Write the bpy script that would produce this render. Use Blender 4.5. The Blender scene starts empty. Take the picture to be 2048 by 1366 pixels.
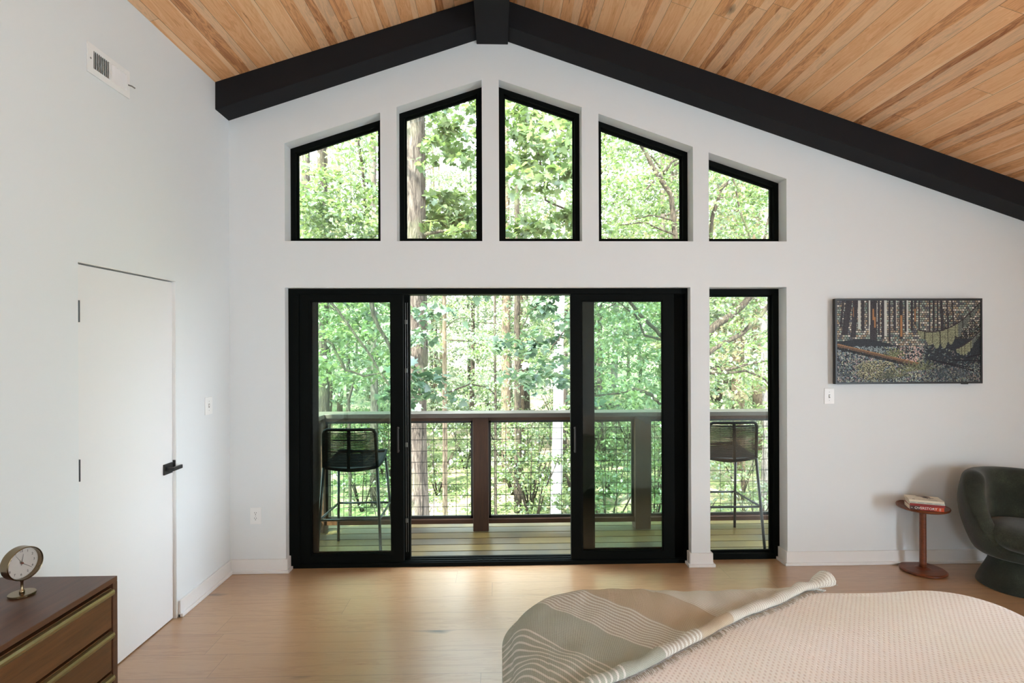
import bpy, math, random
import numpy as np
from mathutils import Vector, Matrix
from mathutils.geometry import tessellate_polygon

random.seed(7)
rng = np.random.default_rng(11)
SC = bpy.context.scene
COL = SC.collection
PI = math.pi

# ------------------------------------------------------------------ camera
F = 1105.0; CX = 1024.0; CY = 693.0
H = 1.61; D = 4.0
TH = math.atan(29.0 / F); RO = 0.004
Fw = Vector((math.sin(TH), math.cos(TH), 0))
R0 = Vector((math.cos(TH), -math.sin(TH), 0)); U0 = Vector((0, 0, 1))
Rt = R0 * math.cos(RO) - U0 * math.sin(RO)
Up = U0 * math.cos(RO) + R0 * math.sin(RO)
CAM = Vector((0, 0, H))
cd = bpy.data.cameras.new('camera'); cam = bpy.data.objects.new('camera', cd); COL.objects.link(cam)
cd.sensor_width = 36; cd.lens = F / 2048 * 36; cd.shift_y = (CY - 683) / 2048
cd.clip_start = 0.02; cd.clip_end = 400
M = Matrix((Rt, Up, -Fw)).transposed().to_4x4(); M.translation = CAM
cam.matrix_world = M
SC.camera = cam

def ray(px, py):
    return Fw + Rt * ((px - CX) / F) + Up * ((CY - py) / F)
def at(px, py, Y=D):                    # point of a pixel on the plane y = Y
    d = ray(px, py); return CAM + d * (Y / d.y)
def atz(px, py, z):
    d = ray(px, py); return CAM + d * ((z - H) / d.z)
def atx(px, py, x):
    d = ray(px, py); return CAM + d * (x / d.x)

# ------------------------------------------------------------------ materials
MATS = {}
def newmat(name):
    m = bpy.data.materials.new(name); m.use_nodes = True
    nt = m.node_tree; nt.nodes.clear()
    out = nt.nodes.new('ShaderNodeOutputMaterial')
    MATS[name] = m
    return m, nt, out
class NB:
    def __init__(s, nt): s.nt = nt
    def n(s, t, **kw):
        nd = s.nt.nodes.new(t)
        for k, v in kw.items(): setattr(nd, k, v)
        return nd
    def l(s, a, b): s.nt.links.new(a, b)
    def math(s, op, a, b=None, c=None, clamp=False):
        nd = s.n('ShaderNodeMath', operation=op); nd.use_clamp = clamp
        for i, v in enumerate((a, b, c)):
            if v is None: continue
            if hasattr(v, 'links'): s.l(v, nd.inputs[i])
            else: nd.inputs[i].default_value = v
        return nd.outputs[0]
    def mix(s, f, a, b, mode='MIX'):
        nd = s.n('ShaderNodeMix', data_type='RGBA', blend_type=mode)
        for i, v in ((0, f), (6, a), (7, b)):
            if hasattr(v, 'links'): s.l(v, nd.inputs[i])
            elif i == 0: nd.inputs[0].default_value = v
            else: nd.inputs[i].default_value = (*v, 1)
        return nd.outputs[2]
    def ramp(s, f, stops, interp='LINEAR'):
        nd = s.n('ShaderNodeValToRGB'); nd.color_ramp.interpolation = interp
        el = nd.color_ramp.elements
        while len(el) < len(stops): el.new(0.5)
        for e, (p, c) in zip(el, stops):
            e.position = p; e.color = (*c, 1) if len(c) == 3 else c
        s.l(f, nd.inputs[0]); return nd.outputs[0]
    def noise(s, vec, scale, detail=4, rough=.55, dist=0):
        nd = s.n('ShaderNodeTexNoise'); nd.inputs['Scale'].default_value = scale
        nd.inputs['Detail'].default_value = detail; nd.inputs['Roughness'].default_value = rough
        nd.inputs['Distortion'].default_value = dist
        if vec is not None: s.l(vec, nd.inputs['Vector'])
        return nd.outputs[0]
    def comb(s, x, y, z):
        nd = s.n('ShaderNodeCombineXYZ')
        for i, v in enumerate((x, y, z)):
            if hasattr(v, 'links'): s.l(v, nd.inputs[i])
            else: nd.inputs[i].default_value = v
        return nd.outputs[0]
    def sep(s, v):
        nd = s.n('ShaderNodeSeparateXYZ'); s.l(v, nd.inputs[0]); return nd.outputs
    def bump(s, h, strength, dist=.01):
        nd = s.n('ShaderNodeBump'); nd.inputs['Strength'].default_value = strength
        nd.inputs['Distance'].default_value = dist; s.l(h, nd.inputs['Height']); return nd.outputs[0]
    def bsdf(s, col, rough=.5, metal=0, normal=None, spec=.5, **kw):
        nd = s.n('ShaderNodeBsdfPrincipled')
        for k, v in (('Base Color', col), ('Roughness', rough), ('Metallic', metal), ('Specular IOR Level', spec)):
            if hasattr(v, 'links'): s.l(v, nd.inputs[k])
            elif k == 'Base Color': nd.inputs[k].default_value = (*v, 1)
            else: nd.inputs[k].default_value = v
        if normal is not None: s.l(normal, nd.inputs['Normal'])
        for k, v in kw.items(): nd.inputs[k].default_value = v
        return nd.outputs[0]
def hexc(r, g, b):
    return tuple(((c / 255 + .055) / 1.055) ** 2.4 if c > 10 else c / 255 / 12.92 for c in (r, g, b))

def simple(name, col, rough=.5, metal=0, spec=.5, nscale=0, namp=.1, bump=0, bscale=200, **kw):
    m, nt, out = newmat(name); b = NB(nt)
    tc = b.n('ShaderNodeTexCoord').outputs['Object']
    c = col
    if nscale:
        f = b.noise(tc, nscale)
        c = b.mix(f, tuple(x * (1 - namp) for x in col), tuple(min(1, x * (1 + namp)) for x in col))
    nrm = b.bump(b.noise(tc, bscale, 3), bump, .002) if bump else None
    b.l(b.bsdf(c, rough, metal, nrm, spec, **kw), out.inputs[0])
    return m

def planks(name, along, width, length, cols, rough=.4, gap=.0022, grain=1.0, off=(0, 0), knots=0, bumpk=.25, gapcol=(.05, .03, .02), slope=0.0, sap=0, spec=.5, stain=None, vary=.55, coat=0, ringk=.05, streak=.1):
    """boards running along axis `along` (0=x, 1=y); the other axis is the board width"""
    m, nt, out = newmat(name); b = NB(nt)
    tc = b.n('ShaderNodeTexCoord').outputs['Object']
    X, Y, Z = b.sep(tc)
    a, w = (X, Y) if along == 0 else (Y, X)
    w = b.math('ADD', b.math('MULTIPLY', w, 1.0 / width), off[0])
    row = b.math('FLOOR', w); fw = b.math('SUBTRACT', w, row)
    wn = b.n('ShaderNodeTexWhiteNoise', noise_dimensions='1D'); b.l(row, wn.inputs['W'])
    a2 = b.math('ADD', b.math('MULTIPLY', a, 1.0 / length), b.math('MULTIPLY', wn.outputs[0], 7.31))
    cl = b.math('FLOOR', a2); fa = b.math('SUBTRACT', a2, cl)
    wn2 = b.n('ShaderNodeTexWhiteNoise', noise_dimensions='3D'); b.l(b.comb(row, cl, 3.3), wn2.inputs['Vector'])
    rid = wn2.outputs[0]
    # grain, offset per board
    v = b.comb(b.math('ADD', b.math('MULTIPLY', a, 1.0), b.math('MULTIPLY', rid, 40)),
               b.math('ADD', b.math('MULTIPLY', w, width * 9), b.math('MULTIPLY', rid, 17)), b.math('MULTIPLY', row, 3.7))
    g1 = b.noise(v, 2.2 * grain, 5, .6, .9)
    v2 = b.comb(b.math('MULTIPLY', a, 2.0), b.math('MULTIPLY', w, width * 120), row)
    g2 = b.noise(v2, 2.0, 4, .7)
    rings = b.math('SINE', b.math('MULTIPLY', g1, 42))
    f = b.math('ADD', b.math('MULTIPLY', rid, vary), b.math('MULTIPLY', b.math('ADD', g1, .55 - vary), .55 + (.55 - vary) * .6))
    f = b.math('ADD', f, b.math('MULTIPLY', b.math('SUBTRACT', g2, .5), .45))
    f = b.math('ADD', f, b.math('MULTIPLY', rings, ringk))
    v3 = b.comb(b.math('ADD', b.math('MULTIPLY', a, 1.1), b.math('MULTIPLY', rid, 30)), b.math('MULTIPLY', w, width * 26), row)
    st3 = b.ramp(b.noise(v3, 2.4, 5, .62, 1.2), [(.30, (1, 1, 1)), (.40, (0, 0, 0))])
    f = b.math('SUBTRACT', f, b.math('MULTIPLY', st3, streak))
    col = b.ramp(f, [(.18, cols[0]), (.5, cols[1]), (.85, cols[2])])
    if sap:   # pale sapwood band along some boards' edges
        sv = b.comb(b.math('ADD', b.math('MULTIPLY', a, .35), b.math('MULTIPLY', rid, 60)), 0.0, b.math('MULTIPLY', row, 9.1))
        sn = b.math('ADD', b.noise(sv, 1.3, 3), b.math('MULTIPLY', b.math('SUBTRACT', rid, .5), .5))
        side = b.math('SUBTRACT', fw, b.math('MULTIPLY', sn, 1.3))
        sm = b.math('GREATER_THAN', side, 0.07)
        col = b.mix(b.math('MULTIPLY', sm, sap), col, cols[3])
    if knots:
        vo = b.n('ShaderNodeTexVoronoi', feature='F1'); vo.inputs['Scale'].default_value = 1.0
        kv = b.comb(b.math('MULTIPLY', a, knots), b.math('MULTIPLY', w, width * knots * 2.6), rid)
        nz = b.n('ShaderNodeTexNoise'); nz.inputs['Scale'].default_value = 3.0; b.l(kv, nz.inputs['Vector'])
        kd = b.n('ShaderNodeVectorMath', operation='ADD'); b.l(kv, kd.inputs[0])
        sc_ = b.n('ShaderNodeVectorMath', operation='SCALE'); b.l(nz.outputs['Color'], sc_.inputs[0]); sc_.inputs['Scale'].default_value = .35
        b.l(sc_.outputs[0], kd.inputs[1]); b.l(kd.outputs[0], vo.inputs['Vector'])
        km = b.ramp(vo.outputs['Distance'], [(.02, (1, 1, 1)), (.05, (.6, .6, .6)), (.12, (0, 0, 0))])
        sel = b.math('GREATER_THAN', b.sep(vo.outputs['Color'])[0], .55)
        col = b.mix(b.math('MULTIPLY', km, b.math('MULTIPLY', sel, .85)), col, tuple(c * .12 for c in cols[0]))
    if stain:
        sn = b.noise(b.comb(b.math('MULTIPLY', X, .8), b.math('MULTIPLY', row, 5.3), 0.0), 1.2, 5, .65)
        col = b.mix(b.ramp(sn, [(.45, (0, 0, 0)), (.62, (1, 1, 1))]), col, stain)
    e1 = b.math('LESS_THAN', fw, gap / width); e2 = b.math('LESS_THAN', fa, gap / length)
    edge = b.math('MAXIMUM', e1, e2)
    col = b.mix(edge, col, gapcol)
    hgt = b.math('SUBTRACT', b.math('MULTIPLY', g2, .25), edge)
    nrm = b.bump(hgt, bumpk, .003)
    rr = b.math('ADD', b.math('MULTIPLY', g2, .15), rough - .07)
    b.l(b.bsdf(col, rr, 0, nrm, spec, **({'Coat Weight': coat, 'Coat Roughness': .30} if coat else {})), out.inputs[0])
    return m

def wood(name, c1, c2, rough=.4, axis=1, scale=1.0, spec=.5):
    m, nt, out = newmat(name); b = NB(nt)
    tc = b.n('ShaderNodeTexCoord').outputs['Object']
    s = [22, 22, 22]; s[axis] = 1.6
    mp = b.n('ShaderNodeMapping'); mp.inputs['Scale'].default_value = tuple(x * scale for x in s); b.l(tc, mp.inputs['Vector'])
    g = b.noise(mp.outputs[0], 1.6, 6, .65, .8)
    g2 = b.noise(mp.outputs[0], 9, 3, .7)
    f = b.math('ADD', b.math('MULTIPLY', g, .75), b.math('MULTIPLY', g2, .25))
    col = b.ramp(f, [(.3, c1), (.7, c2)])
    b.l(b.bsdf(col, rough, 0, b.bump(g2, .08, .002), spec), out.inputs[0])
    return m

WALL = simple('wall_paint', (.785, .82, .83), .75, spec=.3, bump=.05, bscale=160)
TRIMM = simple('trim_paint', (.83, .825, .81), .45)
DOORP = simple('door_paint', (.81, .815, .815), .55)
BEAMM = simple('charcoal_beam_paint', (.010, .010, .0115), .7, spec=.2, bump=.25, bscale=120)
BLACKF = simple('black_window_frame', (.0035, .0045, .004), .55, spec=.06)
BLACKM = simple('matte_black_metal', (.012, .012, .012), .4)
WPLAST = simple('white_plastic', (.88, .89, .88), .35)
DARKH = simple('dark_hole', (.02, .02, .02), .8)
FLOORM = planks('oak_floor', 0, .209, 1.9, [hexc(122, 84, 50), hexc(166, 124, 84), hexc(184, 146, 106)], vary=.18, ringk=.10, streak=.20, coat=.8, spec=.9, rough=.33, gap=.0016, off=(-2.06, 0), knots=1.3, gapcol=hexc(96, 70, 46), bumpk=.12)
CEILC = [hexc(150, 88, 44), hexc(228, 166, 112), hexc(246, 196, 146), hexc(252, 220, 180)]
CEILM = planks('hickory_ceiling', 1, .128, 2.6, CEILC, rough=.5, gap=.0016, knots=1.7, sap=.5, ringk=.08, streak=.22, vary=.5, gapcol=hexc(70, 40, 22), bumpk=.2, grain=1.1)
DECKM = planks('deck_boards', 0, .1485, 4.2, [hexc(54, 40, 20), hexc(78, 62, 32), hexc(98, 82, 46)], rough=.30, gap=.0005, off=(-.3098, 0), gapcol=(.01, .01, .01), knots=1.0, vary=.4, stain=hexc(66, 60, 50), spec=.45)
RAILW = wood('railing_wood', hexc(44, 23, 9), hexc(78, 44, 20), .5, 0)
POSTW = wood('post_wood', hexc(38, 20, 8), hexc(70, 40, 18), .55, 2)
CAPW = wood('rail_cap_wood', hexc(60, 52, 46), hexc(90, 80, 72), .35, 0)
WALNUT = wood('walnut', hexc(66, 40, 26), hexc(98, 62, 40), .38, 1)
WALNUTF = wood('walnut_front', hexc(72, 44, 20), hexc(112, 72, 38), .42, 1)
TABLEW = wood('table_wood', hexc(84, 42, 22), hexc(132, 70, 38), .33, 0)
BRASSP = simple('brushed_brass_pull', hexc(160, 142, 104), .36, .9, nscale=60, namp=.12)
BRASS = simple('antique_brass', hexc(132, 114, 88), .22, 1.0)
ROPE = simple('black_rope', (.007, .009, .009), .85, spec=.15)
STEEL = simple('black_powder_steel', (.014, .018, .018), .4, spec=.4)
PAPER = simple('page_paper', hexc(222, 205, 180), .8, nscale=300, namp=.1)

def glassmat(name, tint, rough=0.0, ior=1.45):
    m, nt, out = newmat(name); b = NB(nt)
    tr = b.n('ShaderNodeBsdfTransparent'); tr.inputs[0].default_value = (*tint, 1)
    gl = b.n('ShaderNodeBsdfGlossy'); gl.inputs['Roughness'].default_value = rough
    fr = b.n('ShaderNodeFresnel'); fr.inputs['IOR'].default_value = ior
    mx = b.n('ShaderNodeMixShader'); b.l(fr.outputs[0], mx.inputs[0]); b.l(tr.outputs[0], mx.inputs[1]); b.l(gl.outputs[0], mx.inputs[2])
    b.l(mx.outputs[0], out.inputs[0]); return m
GLASS = glassmat('window_glass', (.975, .985, .975))
GLASSD = glassmat('clear_clock_glass', (.98, .98, .98))
GLASSS = glassmat('slider_glass', (.86, .93, .89))

def barkmat(name, c1, c2, c3, sc=1.0):
    m, nt, out = newmat(name); b = NB(nt)
    tc = b.n('ShaderNodeTexCoord').outputs['Object']
    mp = b.n('ShaderNodeMapping'); mp.inputs['Scale'].default_value = (9 * sc, 9 * sc, 1.5 * sc); b.l(tc, mp.inputs['Vector'])
    g = b.noise(mp.outputs[0], 3.2, 6, .7, .6); g2 = b.noise(tc, 2.0, 3)
    col = b.ramp(g, [(.36, c1), (.5, c2), (.66, c3)])
    col = b.mix(b.math('MULTIPLY', b.ramp(g2, [(.5, (0, 0, 0)), (.7, (1, 1, 1))]), .35), col, hexc(86, 96, 62))
    b.l(b.bsdf(col, .9, 0, b.bump(g, .9, .04), .2), out.inputs[0]); return m
BARK = barkmat('grey_furrowed_bark', hexc(28, 25, 22), hexc(70, 63, 55), hexc(98, 91, 82))
BARKD = barkmat('dark_bark', hexc(24, 21, 17), hexc(52, 46, 37), hexc(82, 75, 62), 1.6)
BARKP = barkmat('pale_bark', hexc(78, 74, 68), hexc(124, 118, 112), hexc(156, 150, 146), 1.6)
BARKO = barkmat('tan_bark', hexc(56, 46, 36), hexc(92, 80, 64), hexc(122, 108, 90), 1.4)

def leafmat(name, c1, c2, c3, trans=.5):
    m, nt, out = newmat(name); b = NB(nt)
    g = b.n('ShaderNodeNewGeometry'); r = g.outputs['Random Per Island']
    tc = b.n('ShaderNodeTexCoord').outputs['Object']
    f = b.math('ADD', b.math('MULTIPLY', r, .6), b.math('MULTIPLY', b.noise(tc, .7, 3), .5))
    col = b.ramp(f, [(.2, c1), (.5, c2), (.85, c3)])
    df = b.n('ShaderNodeBsdfDiffuse'); b.l(col, df.inputs[0])
    tl = b.n('ShaderNodeBsdfTranslucent'); b.l(b.mix(1.0, col, (1.15, 1.2, .8), 'MULTIPLY'), tl.inputs[0])
    gl = b.n('ShaderNodeBsdfGlossy'); gl.inputs['Roughness'].default_value = .38; gl.inputs[0].default_value = (.9, 1, 1, 1)
    m1 = b.n('ShaderNodeMixShader'); m1.inputs[0].default_value = trans; b.l(df.outputs[0], m1.inputs[1]); b.l(tl.outputs[0], m1.inputs[2])
    m2 = b.n('ShaderNodeMixShader'); m2.inputs[0].default_value = .05; b.l(m1.outputs[0], m2.inputs[1]); b.l(gl.outputs[0], m2.inputs[2])
    b.l(m2.outputs[0], out.inputs[0]); return m
LEAF = leafmat('beech_leaf', (0.042, 0.070, 0.025), (0.084, 0.126, 0.045), (0.154, 0.196, 0.091))
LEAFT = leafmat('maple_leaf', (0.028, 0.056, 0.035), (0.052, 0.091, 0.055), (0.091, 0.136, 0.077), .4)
LEAFP = leafmat('pale_far_leaf', (0.070, 0.098, 0.059), (0.126, 0.158, 0.098), (0.224, 0.248, 0.175))  # paler leaf for far trees, distance haze put into the colour
LEAFY = leafmat('yellowing_leaf', (0.154, 0.147, 0.070), (0.238, 0.210, 0.119), (0.294, 0.238, 0.175))

def fabric_green():
    m, nt, out = newmat('olive_chenille'); b = NB(nt)
    tc = b.n('ShaderNodeTexCoord').outputs['Object']
    f = b.math('ADD', b.math('MULTIPLY', b.noise(tc, 7, 4), .7), b.math('MULTIPLY', b.noise(tc, 120, 3), .3))
    col = b.ramp(f, [(.32, hexc(30, 33, 26)), (.55, hexc(48, 52, 42)), (.75, hexc(72, 76, 62))])
    s = b.bsdf(col, .85, 0, b.bump(b.noise(tc, 260, 3), .35, .004), .2, **{'Sheen Weight': .25, 'Sheen Roughness': .5})
    b.l(s, out.inputs[0]); return m
CHEN = fabric_green()

def waffle():
    m, nt, out = newmat('waffle_coverlet'); b = NB(nt)
    uv = b.n('ShaderNodeUVMap').outputs[0]; U, V, _ = b.sep(uv)
    wv = b.math('MULTIPLY', b.noise(uv, 3, 2), .02)
    su = b.math('COSINE', b.math('MULTIPLY', b.math('ADD', U, wv), 2 * PI / .018)); sv = b.math('COSINE', b.math('MULTIPLY', b.math('ADD', V, wv), 2 * PI / .026))
    hgt = b.math('MULTIPLY', su, sv)
    dots = b.ramp(hgt, [(.15, (0, 0, 0)), (.7, (1, 1, 1))])
    big = b.noise(uv, 2.2, 3)
    base = b.mix(b.ramp(big, [(.4, (0, 0, 0)), (.65, (1, 1, 1))]), hexc(253, 248, 246), hexc(250, 248, 242))
    col = b.mix(b.math('MULTIPLY', dots, .48), base, hexc(208, 188, 180))
    h2 = b.math('SUBTRACT', b.math('MULTIPLY', b.noise(uv, 400, 2), .2), dots)
    b.l(b.bsdf(col, .9, 0, b.bump(h2, .5, .004), .15, **{'Sheen Weight': .15}), out.inputs[0]); return m
WAFFLE = waffle()

def throwmat(name='woven_throw', roll=False):
    m, nt, out = newmat(name); b = NB(nt)
    uv = b.n('ShaderNodeUVMap').outputs[0]; U, V, _ = b.sep(uv)
    wob = b.math('MULTIPLY', b.math('SUBTRACT', b.noise(uv, 5, 3), .5), .012)
    u = b.math('ADD', U, wob)
    # u runs along the folded edge, bands read off the photo
    base = b.ramp(u, [(0, hexc(196, 202, 192)), (.36, hexc(198, 203, 192)), (.38, hexc(214, 207, 197)), (.55, hexc(218, 208, 194)), (.562, hexc(222, 204, 180)), (.735, hexc(222, 204, 180)), (.74, hexc(252, 250, 244))])
    def stripes(lo, hi, period, duty):
        s = b.math('FRACT', b.math('MULTIPLY', u, 1 / period))
        s = b.math('LESS_THAN', s, duty)
        return b.math('MULTIPLY', s, b.math('MULTIPLY', b.math('GREATER_THAN', u, lo), b.math('LESS_THAN', u, hi)))
    st = b.math('MAXIMUM', stripes(-.2, .19, .024, .30), stripes(.36, .56, .0175, .46))
    col = b.mix(st, base, hexc(255, 255, 252))
    fine = stripes(.73, 2, .012, .3)
    col = b.mix(b.math('MULTIPLY', fine, .6), col, hexc(196, 184, 168))
    # wide faint folds of paler yarn and a cross-woven twill
    tw = b.math('SINE', b.math('MULTIPLY', b.math('ADD', U, V), 950)); t2 = b.math('SINE', b.math('MULTIPLY', b.math('SUBTRACT', U, V), 760))
    t = b.math('ADD', b.math('MULTIPLY', tw, .5), b.math('MULTIPLY', t2, .5))
    nz = b.noise(uv, 420, 3, .7)
    f = b.math('ADD', b.math('MULTIPLY', t, .22), b.math('SUBTRACT', b.math('MULTIPLY', nz, 1.6), .55), clamp=True)
    col = b.mix(b.math('MULTIPLY', f, .9), b.mix(1, col, (.60, .58, .53), 'MULTIPLY'), col)
    b.l(b.bsdf(col, .95, 0, b.bump(b.math('ADD', t, b.math('MULTIPLY', st, 1.5)), .35, .0025), .1, **{'Sheen Weight': .2}), out.inputs[0]); return m
THROW = throwmat()
FRINGE = simple('fringe_yarn', hexc(170, 158, 142), .95, nscale=40, namp=.3)

# ------------------------------------------------------------------ mesh builder
class MB:
    def __init__(s): s.v = []; s.f = []; s.uv = {}
    def add(s, vs, fs):
        o = len(s.v); s.v += [Vector(v) for v in vs]; s.f += [tuple(i + o for i in f) for f in fs]; return s
    def box(s, x0, x1, y0, y1, z0, z1):
        x0, x1 = sorted((x0, x1)); y0, y1 = sorted((y0, y1)); z0, z1 = sorted((z0, z1))
        vs = [(x, y, z) for z in (z0, z1) for y in (y0, y1) for x in (x0, x1)]
        return s.add(vs, [(0, 2, 3, 1), (4, 5, 7, 6), (0, 1, 5, 4), (2, 6, 7, 3), (0, 4, 6, 2), (1, 3, 7, 5)])
    def tube(s, pts, rad, seg=8, cap=True, squash=1.0):
        pts = [Vector(p) for p in pts]
        if not hasattr(rad, '__len__'): rad = [rad] * len(pts)
        rings = []; up = None
        for i, p in enumerate(pts):
            t = (pts[min(i + 1, len(pts) - 1)] - pts[max(i - 1, 0)]).normalized()
            if up is None:
                up = Vector((0, 0, 1)) if abs(t.z) < .9 else Vector((1, 0, 0))
            a = t.cross(up).normalized(); bb = a.cross(t).normalized(); up = bb
            rings.append([p + (a * math.cos(2 * PI * k / seg) + bb * math.sin(2 * PI * k / seg) * squash) * rad[i] for k in range(seg)])
        vs = [v for r in rings for v in r]; fs = []
        for i in range(len(rings) - 1):
            for k in range(seg):
                k2 = (k + 1) % seg; fs.append((i * seg + k, i * seg + k2, (i + 1) * seg + k2, (i + 1) * seg + k))
        if cap:
            fs.append(tuple(reversed(range(seg)))); n = (len(rings) - 1) * seg; fs.append(tuple(range(n, n + seg)))
        return s.add(vs, fs)
    def lathe(s, prof, c, seg=40, axis=Matrix.Identity(3)):
        vs = []; fs = []; c = Vector(c)
        for r, h in prof:
            for k in range(seg):
                a = 2 * PI * k / seg; vs.append(c + axis @ Vector((r * math.cos(a), r * math.sin(a), h)))
        for i in range(len(prof) - 1):
            for k in range(seg):
                k2 = (k + 1) % seg; fs.append((i * seg + k, i * seg + k2, (i + 1) * seg + k2, (i + 1) * seg + k))
        if prof[0][0] > 1e-6: fs.append(tuple(reversed(range(seg))))
        if prof[-1][0] > 1e-6: n = (len(prof) - 1) * seg; fs.append(tuple(range(n, n + seg)))
        return s.add(vs, fs)
    def prism(s, loops, to3, d):
        """polygon with holes (2D loops), to3(u,v)->Vector front, d = extrusion vector"""
        pl = [[Vector((p[0], p[1], 0)) for p in lp] for lp in loops]
        tris = tessellate_polygon(pl); flat = [p for lp in loops for p in lp]; n = len(flat); d = Vector(d)
        vs = [to3(*p) for p in flat] + [to3(*p) + d for p in flat]
        fs = [tuple(t) for t in tris] + [tuple(n + i for i in reversed(t)) for t in tris]
        o = 0
        for lp in loops:
            m = len(lp)
            for i in range(m):
                a, b2 = o + i, o + (i + 1) % m; fs.append((a, b2, b2 + n, a + n))
            o += m
        return s.add(vs, fs)
    def build(s, name, mat, parent=None, smooth=False, bevel=0, local=False, seg=2, fixn=True):
        me = bpy.data.meshes.new(name)
        vs = s.v
        if parent is not None and not local:
            mi = root_matrix(parent).inverted(); vs = [mi @ v for v in vs]
        me.from_pydata([tuple(v) for v in vs], [], s.f)
        if fixn:
            import bmesh
            bm = bmesh.new(); bm.from_mesh(me); bmesh.ops.recalc_face_normals(bm, faces=bm.faces); bm.to_mesh(me); bm.free()
        me.materials.append(mat)
        if smooth: me.polygons.foreach_set('use_smooth', [True] * len(me.polygons))
        ob = bpy.data.objects.new(name, me); COL.objects.link(ob)
        if parent is not None: ob.parent = parent
        if bevel:
            md = ob.modifiers.new('bevel', 'BEVEL'); md.width = bevel; md.segments = seg; md.limit_method = 'ANGLE'
        return ob
ROOTM = {}
def root_matrix(o):
    while o.parent is not None: o = o.parent
    return ROOTM.get(o.name, Matrix.Identity(4))
def thing(name, label, cat, loc=(0, 0, 0), rz=0, group=None, kind=None):
    o = bpy.data.objects.new(name, None); COL.objects.link(o); o.empty_display_size = .1
    o.location = loc; o.rotation_euler = (0, 0, rz)
    ROOTM[o.name] = Matrix.Translation(Vector(loc)) @ Matrix.Rotation(rz, 4, 'Z')
    if label: o['label'] = label
    if cat: o['category'] = cat
    if group: o['group'] = group
    if kind: o['kind'] = kind
    return o
def tag(o, label, cat, group=None, kind=None):
    o['label'] = label
    if cat: o['category'] = cat
    if group: o['group'] = group
    if kind: o['kind'] = kind
    return o
def struct(o, label=None):
    o['kind'] = 'structure'
    if label: o['label'] = label
    return o
def copy_tree(o, parent=None):
    c = o.copy(); COL.objects.link(c)
    if parent is not None: c.parent = parent
    for ch in [x for x in bpy.data.objects if x.parent == o]: copy_tree(ch, c)
    return c
def text_mesh(body, size, mat, name, parent, M4, depth=.0003, align='CENTER', local=False):
    cu = bpy.data.curves.new('t', 'FONT'); cu.body = body; cu.size = size; cu.extrude = depth
    cu.align_x = align; cu.align_y = 'CENTER'; cu.resolution_u = 3
    ob = bpy.data.objects.new('t', cu); COL.objects.link(ob)
    dg = bpy.context.evaluated_depsgraph_get(); me = bpy.data.meshes.new_from_object(ob.evaluated_get(dg))
    bpy.data.objects.remove(ob); bpy.data.curves.remove(cu)
    mm = M4 if local else root_matrix(parent).inverted() @ M4
    me.transform(mm); me.materials.clear(); me.materials.append(mat); me.name = name
    o = bpy.data.objects.new(name, me); COL.objects.link(o); o.parent = parent
    return o
def frame_m(o, x, y):                       # 4x4 from origin, x axis, y axis
    x = Vector(x).normalized(); y = Vector(y); z = x.cross(y).normalized(); y = z.cross(x)
    m = Matrix((x, y, z)).transposed().to_4x4(); m.translation = Vector(o); return m

#@@SECTION room
# ------------------------------------------------------------------ room shell
XA = at(460.7, 1118).x                       # left wall plane
XR = 4.8                                     # right wall, outside the view
YB = -3.0                                    # wall behind the camera
YE = D + .20                                 # outer face of the window wall
YF = D - .19                                 # front of the rake beams
# ceiling lines (x,z) from the beams' top edge
def line2(p, q):
    m = (q.z - p.z) / (q.x - p.x); return m, p.z - m * p.x
mL, cL = line2(at(432.3, 163.5, YF), at(942, .7, YF))
mR, cR = line2(at(1018.9, 3, YF), at(2048, 364, YF))
XAP = (cR - cL) / (mL - mR); ZAP = mL * XAP + cL
def ceil_z(x): return mL * x + cL if x < XAP else mR * x + cR
bL, eL = line2(at(458.2, 241.5, D), at(951.5, 81, D))
bR, eR = line2(at(1016.7, 84.2, D), at(2048, 443, D))

floor = MB().box(XA - .3, XR + .2, YB - .2, YE - .08, -.08, 0).build('floor', FLOORM); struct(floor, 'light oak plank floor of the room')

W3 = lambda u, v: Vector((u, D, v))
ZS = at(900, 482.2).z; ZT = at(980, 575).z
def opening(pts): return [(at(px, py).x, at(px, py).z) for px, py in pts]
def xo(px, py=480): return at(px, py).x
GW = []
for l, r, tl, tr in ((569.6, 761.2, 286.3, 225.1), (793.9, 964.6, 214.0, 159.2), (998.6, 1164.3, 159.2, 214.6), (1197.8, 1386.4, 227.2, 293.7), (1418.0, 1573.3, 304.8, 357.5)):
    GW.append([(xo(l), ZS), (xo(r), ZS), (xo(r), at(r, tr).z), (xo(l), at(l, tl).z)])
SL = [(xo(571, 850), 0), (xo(1382, 850), 0), (xo(1382, 850), ZT), (xo(571, 850), ZT)]
SD = [(xo(1419.8, 850), 0), (xo(1574.2, 850), 0), (xo(1574.2, 850), ZT), (xo(1419.8, 850), ZT)]
def notch(lp): return lp
outer = [(XA - .2, -.08), (SL[0][0], -.08), (SL[0][0], ZT), (SL[1][0], ZT), (SL[1][0], -.08), (SD[0][0], -.08), (SD[0][0], ZT), (SD[1][0], ZT), (SD[1][0], -.08),
         (XR + .2, -.08), (XR + .2, ceil_z(XR) + .1), (XAP, ZAP + .1), (XA - .2, ceil_z(XA) + .1)]
wb = MB().prism([outer] + [g[::-1] for g in GW], W3, (0, .20, 0)).build('wall_back', WALL); struct(wb, 'white gable wall with the windows and sliding door')

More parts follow.
